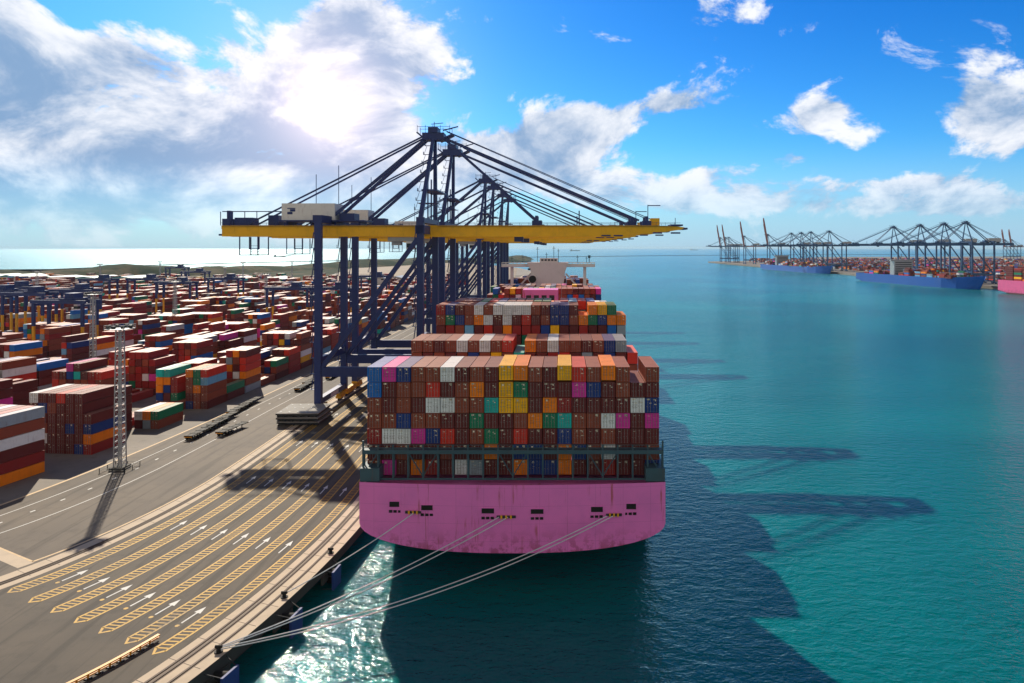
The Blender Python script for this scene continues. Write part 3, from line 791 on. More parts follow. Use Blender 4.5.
    def boom_piece():
        bm_ = B()
        for s in (-1, 1):
            y0, y1 = s * 3.3 - .65, s * 3.3 + .65
            pr = [(1.4, ZB0), (66, ZB0), (67.5, ZB0 + .9), (78, ZB0 + 1.4), (84.5, ZB0 + 2.4), (85.5, ZB1 - .7), (83, ZB1 - .4), (74, ZB1), (1.4, ZB1)]
            n = len(pr)
            bm_.add([(x, y0, z) for x, z in pr] + [(x, y1, z) for x, z in pr], [tuple(range(n)), tuple(range(2 * n - 1, n - 1, -1))] + [(k + n, (k + 1) % n + n, (k + 1) % n, k) for k in range(n)])
        for x in range(5, 84, 7): bm_.box(x - .3, x + .3, -2.65, 2.65, ZB1 - 1.2, ZB1 - .3)
        return bm_
    def rails(x0, x1):
        q = B()
        for s in (-1, 1):
            yy = s * 4.7
            q.box(x0, x1, min(s * 3.95, yy), max(s * 3.95, yy), ZB1 - .25, ZB1 - .18); q.box(x0, x1, yy - .03, yy + .03, ZB1 + .85, ZB1 + .92); q.box(x0, x1, yy - .02, yy + .02, ZB1 + .4, ZB1 + .44)
            x = x0
            while x < x1: q.box(x - .04, x + .04, yy - .04, yy + .04, ZB1 - .2, ZB1 + .9); x += 3
        return q
    def boom_fittings(bo):
        for x, hgt in ((36.5, 3.2), (68, 2.6), (73, 3.0)):
            q = B()
            for s in (-1, 1): q.box(x - 1.5, x + 1.5, s * 3.3 - .5, s * 3.3 + .5, ZB1, ZB1 + hgt * .5); q.box(x - .5, x + .5, s * 3.3 - .35, s * 3.3 + .35, ZB1, ZB1 + hgt)
            q.box(x - .4, x + .4, -3.3, 3.3, ZB1 + .4, ZB1 + 1.0); q.build('stay_bracket', navy, bo)
        q = B(); q.box(81, 85, -3.6, 3.6, ZB1 - .2, ZB1 + .3); q.tube((83, 0, ZB1), (83, 0, ZB1 + 2.6), .1, 5); q.box(84.8, 86.5, -3.8, 3.8, ZB0 + 2.4, ZB0 + 3)
        q.build('tip_platform', navy, bo)
        q = B(); q.tube((73.8, 0, ZB1), (73.8, 0, ZB1 + 7), .14, 5); q.box(73.8, 78, -.12, .12, ZB1 + 6.6, ZB1 + 6.9); q.build('davit', navy, bo)
        q = B(); q.box(50.5, 50.9, -.2, .2, ZB1 - .5, ZB1 + 5); q.build('lamp_post', navy, bo)
        for x in (58, 62, 75, 81): q = B(); q.box(x, x + 3, -4.4, -3.0, ZB0 + (.2 if x < 66 else 1.0), ZB0 + (.6 if x < 66 else 1.5)); q.build('side_platform', navy, bo)
        q = B(); q.box(29, 32, -1.8, 1.8, ZB0 - 1.6, ZB0 + .1); q.build('floodlight_box', navy, bo)
        q = B(); q.box(74.6, 77.4, -2.5, 2.5, ZB1, ZB1 + 2.4); q.build('winch_house', boomm, bo)
    if not raised:
        bo = boom_piece().build('boom', boomm, root, fix=True); rails(4, 84).build('railing', navy, bo); boom_fittings(bo)
        f_ = B()
        for xt in (70.5, 36.5):
            for s in (-1, 1):
                a = (AX + 3, s * 1.5, AP - 2); e = (xt, s * 3.3, ZB1 + 1.6)
                if xt > 60: f_.beam(a, e, .42, .65); f_.tube((AX + 4, s * 1.2, AP + .2), (xt + 4, s * 3, ZB1 + 2), .13, 5)
                else: f_.beam(a, e, .8, .8)
        f_.build('forestay', navy, root)
    else:
        bo = boom_piece().build('boom', boomm, root, fix=True)
        rot = Matrix.Translation((2, 0, 58)) @ Matrix.Rotation(R(-80), 4, 'Y') @ Matrix.Translation((-2, 0, -58))
        bo.data.transform(rot)
        f_ = B()
        for s in (-1, 1): f_.beam((AX, s * 1.5, AP - 2), (12, s * 3.3, 92), .4, .6)
        f_.build('forestay', navy, root)
    k_ = B()
    for s in (-1, 1):
        k_.beam((AX - 3, s * 1.5, AP - 1.5), (-59, s * 3.6, ZB1 + .4), .5, .5); k_.beam((AX - 2.5, s * 1.4, AP - 2.5), (XL + 1.0, s * 3.6, 63), .95, .95)
    k_.build('backstay', navy, root)
    rails(-67.5, -3).build('railing', navy, bko)
    mh = B(); mh.mat(M['white'] if not simple else M['steel']); mh.box(-47.5, -30, -4.6, 4.6, ZB1 + 1.7, ZB1 + 7.2); mh.mat(navy); mh.box(-29.0, -24, -3, 3, ZB1 + 1.7, ZB1 + 4.0); mh.box(-48.5, -20, -5.4, 5.4, ZB1 + 1.2, ZB1 + 1.65)
    for x in (-46, -38, -30, -22): mh.box(x - .3, x + .3, -4, 4, ZB1, ZB1 + 1.2)
    mho = mh.build('machinery_house', None, root)
    if not simple:
        e_ = B(); e_.box(-45.6, -43.9, -4.68, -4.62, ZB1 + 3.6, ZB1 + 4.4); e_.box(-44.7, -43.0, -4.68, -4.62, ZB1 + 4.5, ZB1 + 5.3); e_.box(-45.6, -43.0, -4.68, -4.62, ZB1 + 5.4, ZB1 + 5.7); e_.build('emblem', M['navy'], mho)
        er = B(); 
        for x in (-37, -29.5): er.tube((x, -2, ZB1 + 7), (x, -2, ZB1 + 20 if x > -33 else ZB1 + 17), .12, 5)
        er.build('aerial', navy, mho)
        en = B(); en.mat(navy); en.box(-67.5, -65, -3.8, 3.8, ZB1, ZB1 + 2.2); en.box(-67.4, -66.2, -.7, .7, ZB1, ZB1 + 5); en.box(-64, -58, -2.5, 2.5, ZB1, ZB1 + 2.6)
        en.box(-67.4, -46, -3.9, -3.8, ZB1 + 4.4, ZB1 + 4.7); en.box(-70, -67.5, -1, 1, ZB0 + .4, ZB0 + 1)
        for x in range(-68, -48, 4): en.box(x - .1, x + .1, -3.9, -3.7, ZB1, ZB1 + 4.5)
        en.box(-53, -49.5, -2, 2, ZB1, ZB1 + 3.4); en.build('girder_end_gear', None, root)
        for cx in (-58.5,):
            q = B()
            for wdt, hh, yy in ((3.0, 6.2, -4.2), (3.0, 6.2, 4.2), (1.6, 4.2, 0)):
                for xx in (cx - wdt, cx + wdt): q.box(xx - .15, xx + .15, yy - .15, yy + .15, ZB0 - hh, ZB0)
                q.box(cx - wdt, cx + wdt, yy - .12, yy + .12, ZB0 - hh, ZB0 - hh + .3); q.box(cx - wdt, cx + wdt, yy - .05, yy + .05, ZB0 - hh + 1.2, ZB0 - hh + 1.3)
            for xx in (cx - 3, cx + 3): q.box(xx - .12, xx + .12, -4.2, 4.2, ZB0 - 6.2, ZB0 - 5.9)
            q.build('maintenance_cage', navy, root)
        tr = B(); tr.mat(M['steel']); tr.box(-13, -3, -2.6, 2.6, ZB0 - 1.5, ZB0 - .1); tr.box(-12, -9, -1.5, 1.5, ZB0 - 2.8, ZB0 - 1.4); tr.build('trolley', None, root)
        cb = B(); cb.mat(M['white']); cb.box(-6.5, -4, -4.3, -2.0, ZB0 - 4.2, ZB0 - 1.5); cb.mat(M['glass']); cb.box(-6.4, -3.95, -4.34, -2.4, ZB0 - 3.6, ZB0 - 2.2); cb.build('operator_cab', None, root)
    return root
crane = make_crane('quay_crane', M['navy'], M['boom'])
index_kids()
near = [(240, 'navy container crane with yellow boom nearest the camera over the ship'), (280, 'navy and yellow container crane second in the quay row, just behind the nearest'),
        (397, 'third navy and yellow crane of the quay row, set back after the gap'), (442, 'fourth navy and yellow crane along the near quay'),
        (508, 'fifth navy and yellow crane along the near quay'), (561, 'navy and yellow crane farthest along the near quay')]
for i, (y, lab) in enumerate(near):
    o = crane if i == 0 else copy_tree(crane)
    o.location = (-45.6, y, QZ + .02); tag(o, lab, 'crane', 'ship to shore cranes on the near quay')
farc = make_crane('quay_crane', M['blueboom'], M['blueboom'], simple=True)
index_kids()
farl = [(1066, 'dark blue crane nearest the camera in the terminal across the water'), (1127, 'second dark blue crane from the right over the near blue ship'), (1203, 'third dark blue crane from the right over the near blue ship'), (1300, 'dark blue crane over the stern of the near blue ship'),
        (1648, 'dark blue crane over the bow of the far blue ship'), (1735, 'second dark blue crane from the bow of the far blue ship'), (1805, 'third dark blue crane from the bow of the far blue ship'), (1884, 'dark blue crane over the stern of the far blue ship'),
        (2600, 'dark blue crane at the far tip of the opposite terminal')]
for i, (y, lab) in enumerate(farl):
    o = farc if i == 0 else copy_tree(farc)
    o.location = (602 + (12 if 1500 < y < 1700 else 0), y, QZ + .02); o.rotation_euler = (0, 0, math.pi); tag(o, lab, 'crane', 'ship to shore cranes of the opposite terminal')
rc = make_crane('raised_boom_crane', M['blueboom'], M['redwhite'], raised=True, simple=True)
index_kids()
for i, (x, y, lab) in enumerate(((577, 2063, 'crane with red boom raised, above the stern of the far blue ship'), (577, 2335, 'crane with red boom raised, alone between the far blue ship and terminal tip'),
                                 (577, 2690, 'red boom crane, left one of the pair at the terminal tip'), (585, 2640, 'red boom crane, right one of the pair at the terminal tip'),)):
    o = rc if i == 0 else copy_tree(rc)
    o.location = (x + 14, y, QZ + .02); o.rotation_euler = (0, 0, math.pi); tag(o, lab, 'crane', 'cranes with raised booms')
for i, (px, yt, lab) in enumerate(((1005, 235, 'distant thin crane with raised boom at the right, left of two'), (1012, 235, 'distant thin crane with raised boom at the right edge, right of two'))):
    o = copy_tree(rc); o.location = ((px - CX) / F * 3300, 3300, QZ); o.rotation_euler = (0, 0, math.pi); tag(o, lab, 'crane', 'cranes with raised booms')

# ------------------------------------------------------------ container yard
YR = random.Random(21)
BLK = [-112.2 - 26.5 * k for k in range(34)]
def frame_at(u, r):
    x0 = L(u, r); x1 = L(u, r + CL); a = -math.atan2(x1 - x0, CL)     # rotation so +y follows the line
    return x0, a
vis = []     # candidates: (size, loc, rot, colour, label)
custom = {(0, 0): ['tblwdo' and 'odrweb', ], }
side0 = ['orange', 'dark red', 'maroon', 'white', 'brown', 'grey']      # bottom to top, road side of the nearest block
def stack_plan(bk, k):
    """returns tiers for rows 0(road side)..6 and optional colours for row 0"""
    if bk == 0:
        T = {0: ([6, 6, 6, 6, 6, 6, 6], side0), 1: ([0] * 7, None), 2: ([4, 6, 6, 6, 6, 6, 6], {0: ['dark red', 'orange', 'navy blue', 'maroon'], 6: ['orange', 'red', 'maroon', 'red', 'maroon', 'white'], 5: ['maroon', 'white', 'brown', 'maroon', 'navy blue', 'maroon'], 1: ['navy blue', 'maroon', 'maroon', 'maroon', 'maroon', 'maroon']}),
             3: ([0, 0, 0, 5, 5, 5, 4], None), 4: ([2, 2, 2, 0, 1, 1, 0], {0: ['brown', 'green'], 1: ['grey', 'orange'], 2: ['maroon', 'white'], 4: ['dark red'], 5: ['brown']}), 5: ([0, 0, 0, 1, 1, 0, 0], None),
             6: ([5, 5, 5, 1, 4, 5, 5], {0: ['maroon', 'brown', 'brown', 'light blue', 'red'], 1: ['brown', 'brown', 'orange', 'green', 'green'], 2: ['navy blue', 'maroon', 'brown', 'brown', 'orange'], 5: ['brown', 'maroon', 'navy blue', 'orange', 'teal'], 6: ['maroon', 'navy blue', 'orange', 'orange', 'teal']}), 7: ([2, 1, 0, 4, 5, 5, 5], ['maroon', 'green']),
             8: ([6, 6, 6, 5, 0, 4, 4], ['grey', 'brown', 'orange', 'red', 'red', 'maroon']), 9: ([1, 1, 0, 3, 4, 5, 5], None), 10: ([3, 3, 2, 4, 0, 4, 4], ['maroon', 'brown', 'green']), 11: ([4, 4, 4, 3, 4, 0, 2], None)}
        if k in T: return T[k]
    base = YR.choice([0, 0, 1, 2, 4, 5, 5, 6, 6])
    if bk == 1 and k == 5: return [5, 5, 5, 6, 6, 5, 5], ['green', 'navy blue', 'navy blue', 'brown', 'red', ]
    out = []; b_ = base
    for q in range(7):
        if q in (2, 4) and YR.random() < .55: b_ = YR.choice([0, 0, 0, 2, 5, 6])
        out.append(max(0, min(6, b_ + YR.choice([-1, 0, 0, 0, 0]))) if b_ else 0)
    return out, None
mono = {}
for bk, u in enumerate(BLK):
    k = -1; r = 157 - 12.95 if bk == 0 else max(157 - 12.95 * 1, abs(u) * 1.10)
    while r < 1060:
        x0, a = frame_at(u, r)
        if x0 < -.96 * r and bk > 0: k += 1; r += 12.95; continue
        if (k % 7) in (1,) and bk: k += 1; r += 12.95; continue
        if bk > 0 and r > 760 - bk * 6 and YR.random() < .3: k += 1; r += 12.95; continue
        if bk == 0 and r > 700: break
        tiers, cols = stack_plan(bk, k)
        dom = YR.choice([None, None, 'maroon', 'brown', 'dark red'])
        if bk == 0 and k in (2, 3): dom = 'maroon'
        c, s = math.cos(a), math.sin(a)
        for row in range(7):
            for t in range(tiers[row]):
                cc_ = (cols.get(row) if isinstance(cols, dict) else (cols if row == 0 else None)) if cols else None
                col = cc_[t] if (cc_ and t < len(cc_)) else (dom if dom and YR.random() < (.85 if bk == 0 and k in (2, 3) else .6) else YR.choice(PAL))
                ox = -(row + 1) * 2.52
                loc = (x0 + c * ox, r + s * ox, QZ + .03 + t * 2.6)
                top = t == tiers[row] - 1; side = row == 0 or tiers[row - 1] <= t
                if r < 330 and (top or side or (bk == 0 and k in (2, 6, 8))) : vis.append((r + bk * 1.5 - (6 if side else 0), loc, a, col, bk, k, row, t, tiers[row]))
                else: MASS.add(loc, a, col)
        k += 1; r += 12.95
vis.sort(key=lambda v: v[0])
BAYN = {-1: 'bay out at the left edge', 0: 'nearest bay at the left edge', 2: 'tall bay behind the near light mast', 3: 'second bay behind the near light mast', 4: 'low bay just past the near light mast', 5: 'sparse bay past the low one', 6: 'mixed bay opposite the parked trailers', 7: 'bay after the mixed one', 8: 'tall bay before the crane leg', 9: 'low bay near the crane leg'}
n = 0
for v in vis:
    _, loc, a, col, bk, k, row, t, nt = v
    px = CX + F * loc[0] / loc[1]
    if n < 100 and px > -12 and k >= 0:
        where = BAYN.get(k, ORD[k - 1] + ' bay' if k < 11 else 'far bay') if bk == 0 else f'{ORD[min(k,9)]} bay of {ORD[bk]} block'
        lay = 'top' if t == nt - 1 else ('bottom' if t == 0 else ORD[t])
        put_container(loc, a, col, f'{col} container, {lay} layer, {ORD[row]} row, {where}', 'containers stacked in the yard'); n += 1
    else: MASS.add(loc, a, col)
# yard of the opposite terminal
for x0 in range(0, 34):
    for y in range(0, 150):
        yy = 700 + y * 14; xx = 690 + x0 * 27 + (25 if yy > 2000 else 0)
        if (x0 % 5 == 4) or YR.random() < .2 or (y % 12 == 0) or yy > 2750: continue
        if (CX + F * xx / yy) > 1090 or (CX + F * xx / yy) < 700: continue
        nt = YR.choice([2, 3, 4, 5, 6])
        for row in range(6):
            for t in range(max(1, nt + YR.choice([-1, 0, 0]))):
                if t < nt - 2 and row not in (0, 5): continue
                MASS.add((xx + row * 2.5, yy, QZ + .03 + t * 2.6), 0, YR.choice(PAL if YR.random() < .35 else ['maroon', 'maroon', 'brown', 'navy blue', 'grey']))

# ------------------------------------------------------------ yard gantries
def make_rtg():
    root = empty('yard_gantry')
    W2 = 13; D2 = 4.5; H = 26
    for sx in (-1, 1):
        for sy in (-1, 1):
            l = MB(); l.mat(M['yellow']); l.box(sx * W2 - .55, sx * W2 + .55, sy * D2 - .5, sy * D2 + .5, 1.6, 15); l.mat(M['navy']); l.box(sx * W2 - .65, sx * W2 + .65, sy * D2 - .6, sy * D2 + .6, 15, H); l.build('leg', None, root)
            wl = MB(); wl.mat(M['black'])
            for q in (-1, 1): wl.tube((sx * W2 - .4, sy * D2 + q * 1.2, .8), (sx * W2 + .4, sy * D2 + q * 1.2, .8), .8, 12)
            wl.build('wheel', None, root)
        b = MB(); b.box(sx * W2 - .5, sx * W2 + .5, -D2 - 2, D2 + 2, 1.5, 2.4); b.build('sill_beam', M['navy'], root)
        b = MB(); b.box(sx * W2 - .5, sx * W2 + .5, -D2, D2, H - 1.2, H - .2); b.build('end_beam', M['navy'], root)
    for sy in (-1, 1):
        b = MB(); b.box(-W2 - 1.6, W2 + 1.6, sy * D2 - .55, sy * D2 + .55, H, H + 1.7)
        for k in range(14): b.box(-W2 + k * 2, -W2 + k * 2 + .07, sy * (D2 + .8) - .03, sy * (D2 + .8) + .03, H + 1.7, H + 2.8)
        b.box(-W2 - 1.4, W2 + 1.4, sy * (D2 + .8) - .04, sy * (D2 + .8) + .04, H + 2.7, H + 2.8); b.build('top_girder', M['navy'], root)
    b = MB(); b.mat(M['navy']); b.box(1, 8, -D2 - .6, D2 + .6, H + 1.75, H + 2.6); b.box(2, 7, -3, 3, H + 2.6, H + 5.0); b.build('trolley', None, root)
    b = MB(); b.mat(M['white']); b.box(7.5, 9.5, -3.5, -1, H - 3, H - .3); b.mat(M['glass']); b.box(7.4, 9.6, -3.54, -1.3, H - 2.5, H - 1.2); b.build('operator_cab', None, root)
    b = MB(); b.box(-W2 - 1.8, -W2 - .6, -2.5, 2.5, 2.5, 5.5); b.build('generator', M['steel'], root)
    return root
rtg = make_rtg(); index_kids()
RT = [(45, 408, 'largest, left of the slim mast'), (4, 428, 'cut by the left edge'), (97, 350, 'lowest one, behind the nearest light mast'), (107, 590, 'behind the slim light mast'), (152, 600, 'left one of the middle pair'), (182, 540, 'right one of the middle pair'),
      (230, 612, 'below the suspended crane cage'), (170, 952, 'small, against the sea'), (196, 780, 'far, against the dark hill'), (297, 463, 'left of the landside crane leg'),
      (327, 463, 'between the landside crane legs'), (380, 660, 'far, under the nearest crane'), (66, 440, 'second of the left group'), (22, 476, 'far one at the left')]
for i, (px, Y, lab) in enumerate(RT):
    o = rtg if i == 0 else copy_tree(rtg)
    X = (px - CX) / F * Y
    # straddle the nearest block
    best = min(BLK, key=lambda u: abs(L(u, Y) - 7.5 - X)); x0, a = frame_at(best, Y)
    o.location = (x0 - 8.8, Y, QZ + .03); o.rotation_euler = (0, 0, a)
    tag(o, 'navy gantry crane on yellow legs, ' + lab, 'gantry crane', 'gantry cranes over the container yard')

# ------------------------------------------------------------ light masts
def make_mast(near_=False):
    root = empty('light_mast')
    b = MB(); n = 6
    H = 33.5; w0 = .95; w1 = .62
    c4 = ((-1, -1), (1, -1), (1, 1), (-1, 1))
    for i, j in c4: b.beam((i * w0, j * w0, .8), (i * w1, j * w1, H), .2, .2)
    nz = 22
    for k in range(nz):
        z0 = .8 + (H - .8) * k / nz; z1 = .8 + (H - .8) * (k + 1) / nz; a0 = w0 + (w1 - w0) * k / nz; a1 = w0 + (w1 - w0) * (k + 1) / nz
        for q in range(4):
            i, j = c4[q]; i2, j2 = c4[(q + 1) % 4]
            b.beam((i * a0, j * a0, z0), (i2 * a1, j2 * a1, z1), .09, .09); b.beam((i * a1, j * a1, z1), (i2 * a1, j2 * a1, z1), .09, .09)
    b.build('lattice_tower', M['steel'], root)
    b = MB(); b.tube((0, 0, 0), (0, 0, H - 1), .13, 6); b.build('cable_riser', M['steel'], root)
    b = MB(); b.box(-2.4, 2.4, -2.4, 2.4, H, H + .15)
    for i, j in c4: b.box(i * 2.35 - .04, i * 2.35 + .04, j * 2.35 - .04, j * 2.35 + .04, H, H + 1.1)
    for zz in (.55, 1.05):
        for q in (-2.35, 2.35): b.box(-2.35, 2.35, q - .03, q + .03, H + zz, H + zz + .06); b.box(q - .03, q + .03, -2.35, 2.35, H + zz, H + zz + .06)
    b.build('platform', M['steel'], root)
    b = MB(); b.mat(M['dark'])
    for k in range(8):
        t = k * math.pi / 4; cx, cy = 2.5 * math.cos(t), 2.5 * math.sin(t); b.box(cx - .35, cx + .35, cy - .3, cy + .3, H + .3, H + 1.0)
    b.build('floodlight', None, root)
    b = MB(); b.box(-1.7, 1.7, -1.7, 1.7, 0, .8)
    b.build('footing', M['concdark'], root)
    if near_:
        b = MB()
        for q in range(3):
            for p_ in ((-3 + q * 3, -3), (-3 + q * 3, 3), (-3, -3 + q * 3), (3, -3 + q * 3)): b.box(p_[0] - .06, p_[0] + .06, p_[1] - .06, p_[1] + .06, 0, 1.1)
        for z in (.5, 1.0):
            b.box(-3, 3, -3.04, -2.96, z, z + .07); b.box(-3, 3, 2.96, 3.04, z, z + .07); b.box(-3.04, -2.96, -3, 3, z, z + .07); b.box(2.96, 3.04, -3, 3, z, z + .07)
        b.build('guard_rail', M['dark'], root)
    return root
mast = make_mast(True); mx, my = (120 - CX) / F * 171, 171.0
mast.location = (mx, my, QZ + .03); tag(mast, 'tall grey lattice light mast standing in the road, nearest the camera', 'light mast', 'lattice light masts')
mast2 = make_mast(); index_kids()
for i, (px, Y, lab) in enumerate(((93, 298, 'just left behind the nearest mast'), (175, 409, 'between the mixed container stacks'), (37, 580, 'leftmost, above the dark gantries'), (100, 819, 'behind the gantries left of the nearest mast'), (160, 995, 'far one against the sea'),
                                  (243, 960, 'below the suspended crane cages'), (225, 700, 'left of the mast under the crane cages'), (292, 995, 'left of the nearest crane landside leg'), (357, 900, 'seen between the crane legs'), (266, 520, 'left of the nearest crane leg'))):
    o = mast2 if i == 0 else copy_tree(mast2)
    o.location = ((px - CX) / F * Y, Y, QZ + .03); tag(o, 'grey lattice light mast, ' + lab, 'light mast', 'lattice light masts')

# ------------------------------------------------------------ vehicles and quay furniture
def make_trailer():
    root = empty('container_trailer')
    b = MB()
    for s in (-1, 1): b.box(s * .55 - .1, s * .55 + .1, 0, 12.2, 1.05, 1.35)
    for y in (0, 3, 6, 9, 11.9): b.box(-1.2, 1.2, y, y + .3, 1.15, 1.4)
    b.box(-1.1, 1.1, .2, 11.8, 1.1, 1.3)
    b.build('chassis', M['black'], root)
    for s in (-1, 1):
        for y in (1.6, 2.9, 4.2):
            q = MB(); q.tube((s * 1.2 - .25, y, .52), (s * 1.2 + .25, y, .52), .52, 12); q.build('wheel', M['black'], root)
        q = MB(); q.box(s * .8 - .08, s * .8 + .08, 9.3, 9.5, 0, 1.1); q.build('landing_leg', M['dark'], root)
    q = MB(); q.box(-1.1, 1.1, -.12, 0, .9, 1.15); q.build('tail_light', M['vest'], root)
    return root
def make_tractor():
    root = empty('terminal_tractor')
    b = MB(); b.box(-.5, .5, 0, 5.2, .7, 1.1); b.build('chassis', M['dark'], root)
    b = MB(); b.mat(M['white']); b.box(-1.2, 1.2, 3.2, 5.4, 1.0, 1.9); b.box(-1.15, .6, 3.3, 5.0, 1.9, 3.1); b.build('cab', None, root)
    b = MB(); b.box(-1.18, .63, 3.5, 5.03, 2.1, 2.85); b.build('window', M['glass'], root)
    for s in (-1, 1):
        for y in (1.0, 4.4):
            q = MB(); q.tube((s * 1.0 - .25, y, .52), (s * 1.0 + .25, y, .52), .52, 12); q.build('wheel', M['black'], root)
    return root
trl = make_trailer(); trk = make_tractor(); index_kids()
def gpos(px, py, z=QZ): Y = (CH - z) * F / (py - HY); return ((px - CX) / F * Y, Y)
def place(o, px, py, u, dy=0):
    x, y = gpos(px, py); _, a = frame_at(u, y); o.location = (x, y + dy, QZ + .03); o.rotation_euler = (0, 0, a)
TR = [(188, 441, 'at the near end of the row in the road'), (205, 432, 'second from the near end of the row'), (216, 425, 'third from the near end of the row'), (229, 416, 'fourth from the near end of the row'), (242, 408.5, 'at the far end of the long row'),
      (297, 392, 'in the far row beside the crane leg'), (305, 386, 'second in the far row beside the crane leg'), (328, 380, 'seen past the crane landside leg')]
for i, (px, py, lab) in enumerate(TR):
    o = trl if i == 0 else copy_tree(trl); place(o, px, py, -93)
    tag(o, 'dark empty container trailer parked ' + lab, 'trailer', 'empty trailers parked on the port road')
o = copy_tree(trl); place(o, 219, 437, -90); o.rotation_euler.z -= .15; tag(o, 'dark empty trailer parked alone beside the near row, closer to the quay', 'trailer', 'empty trailers parked on the port road')
TK = [(252, 343, 'in the yard lane, left of the crane leg'), (246, 352, 'behind the tall stack near the crane leg'), (347, 372, 'between the landside crane legs'), (160, 342, 'far in the yard lane behind the stacks'), (104, 344, 'in the yard by the low gantry')]
for i, (px, py, lab) in enumerate(TK):
    o = trk if i == 0 else copy_tree(trk); place(o, px, py, -100)
    tag(o, 'white terminal tractor ' + lab, 'truck', 'white terminal tractors')
# stack of hatch covers
hx, hy = gpos(296, 426)
_, a = frame_at(-82, hy)
for k in range(3):
    hc = MB(); hc.mat(M['conc2']); W_ = 12.6; D_ = 13.5
    hc.box(-W_ / 2, W_ / 2, 0, D_, .95, 1.15); hc.mat(M['dark']); hc.box(-W_ / 2 + .3, W_ / 2 - .3, .3, D_ - .3, .25, .95)
    hc.box(-W_ / 2, W_ / 2, -.02, .12, .6, .95); 
    for q in range(6): hc.box(-W_ / 2 + .2 + q * 2.3, -W_ / 2 + .5 + q * 2.3, .1, D_ - .1, 0, .3)
    hc.mat(M['steel'])
    for q in range(5):
        for w_ in range(3): hc.box(-5.5 + q * 2.5, -5.1 + q * 2.5, 1.5 + w_ * 5, 1.9 + w_ * 5, 1.15, 1.27)
    o = hc.build('hatch_cover', None); o.location = (hx + random.uniform(-.7, .7) , hy + random.uniform(-.4, .4), QZ + .03 + k * 1.28); o.rotation_euler = (0, 0, a + random.uniform(-.02, .02))
    tag(o, ['bottom steel hatch cover of the pile at the crane foot', 'middle hatch cover of the pile at the crane foot', 'top grey hatch cover of the pile at the crane foot'][k], 'hatch cover', 'hatch covers piled beside the crane leg')
# orange barrier
b = MB(); Y0, Y1 = 60, 81.5; n_ = 12
for k in range(n_):
    a_ = P(-46.6 - .1, Y0 + (Y1 - Y0) * k / n_); c_ = P(-46.7, Y0 + (Y1 - Y0) * (k + 1) / n_)
    b.mat(M['vest']); b.beam((*a_, QZ + .70), (*c_, QZ + .70), .45, .14); b.beam((*a_, QZ + .35), (*c_, QZ + .35), .2, .12)
    b.box(a_[0] - .09, a_[0] + .09, a_[1] - .09, a_[1] + .09, QZ + .02, QZ + .68); b.mat(M['dark']); b.box(a_[0] - .4, a_[0] + .4, a_[1] - .25, a_[1] + .25, QZ + .01, QZ + .15)
bo_ = b.build('safety_barrier', None); tag(bo_, 'long low orange and yellow safety barrier at the bottom of the quay lanes', 'barrier')
# bollards and fenders
def bollard(x, y):
    b = MB(); b.tube((0, 0, 0), (0, 0, .12), .55, 12); b.tube((0, 0, .12), (0, 0, .62), .30, 12, .26); b.tube((-.45, 0, .72), (.45, 0, .72), .2, 10)
    o = b.build('bollard', M['black']); o.location = (x, y, QZ + .02); return o
BW = [(93.6, 'holding the two pairs of ropes at the quay edge'), (108.3, 'holding the single rope at the quay edge'), (124, 'next to the ship stern corner on the quay edge'), (79.5, 'closest to the camera on the quay edge')]
bp = []
for y, lab in BW:
    x = L(EDGE - .9, y); o = bollard(x, y); bp.append((x, y)); tag(o, 'black iron bollard ' + lab, 'bollard', 'bollards along the quay edge')
FD = [(91.5, 'nearest fender, below the bollard with four ropes'), (106.0, 'second fender from the camera, below the single rope bollard'), (120.5, 'third fender, close to the ship stern corner'), (77, 'fender at the bottom of the picture')]
for y, lab in FD:
    x = L(EDGE, y); _, a = frame_at(EDGE, y)
    root = empty('fender', (x, y, 0), a); tag(root, 'navy blue panel ' + lab, 'fender', 'fenders on the quay wall')
    pr_ = 2.3 if y < 118 else 1.7
    b = MB(); b.box(pr_ - .35, pr_, -1.6, 1.6, -.6, 3.0); b.build('panel', M['fender'], root)
    for z in (1.0, 2.3):
        b = MB(); b.tube((0, 0, z), (pr_ - .35, 0, z), .5, 14, .65); b.build('rubber_cone', M['black'], root)
    for s in (-1.4, 1.4):
        for za, zb in ((3.6, 2.9), (.4, .2)): b = MB(); b.beam((0, s * 1.5, za), (pr_ - .3, s, zb), .1, .1); b.build('chain', M['dark'], root)
    b = MB(); b.box(-.1, .25, -2.6, 2.6, 1.2, 2.4); b.build('mounting_beam', M['concdark'], root)
# mooring ropes
def rope(a, b, sag, lab, grp='mooring ropes from the stern'):
    a = Vector(a); b = Vector(b); m = MB(); N = 26; pts = []
    for k in range(N + 1):
        t = k / N; p = a.lerp(b, t); p.z -= sag * 4 * t * (1 - t); pts.append(p)
    for p, q in zip(pts[:-1], pts[1:]): m.tube(p, q, .075, 6, cap=False)
    o = m.build('mooring_rope', M['rope'], smooth=True); tag(o, lab, 'rope', grp)
def fl(px, py): Y = 117.3; return ((px - CX) / F * Y, Y, CH - (py - HY) * Y / F)
b0 = (bp[0][0] + .1, bp[0][1], QZ + .6); b1 = (bp[1][0] + .1, bp[1][1], QZ + .6)
rope(fl(413, 513.5), b1, .5, 'single pale mooring rope from the left of the stern to the second bollard')
rope(fl(500, 516.5), (b0[0], b0[1] + .3, b0[2]), 1.0, 'upper rope of the pair from the middle of the stern')
rope(fl(509, 516.5), (b0[0] + .1, b0[1] + .3, b0[2] - .15), 1.2, 'lower rope of the pair from the middle of the stern')
rope(fl(607, 516), b0, 2.2, 'upper rope of the long pair from the right of the stern')
rope(fl(613, 516), (b0[0] + .2, b0[1], b0[2] - .2), 2.5, 'lower rope of the long pair from the right of the stern')

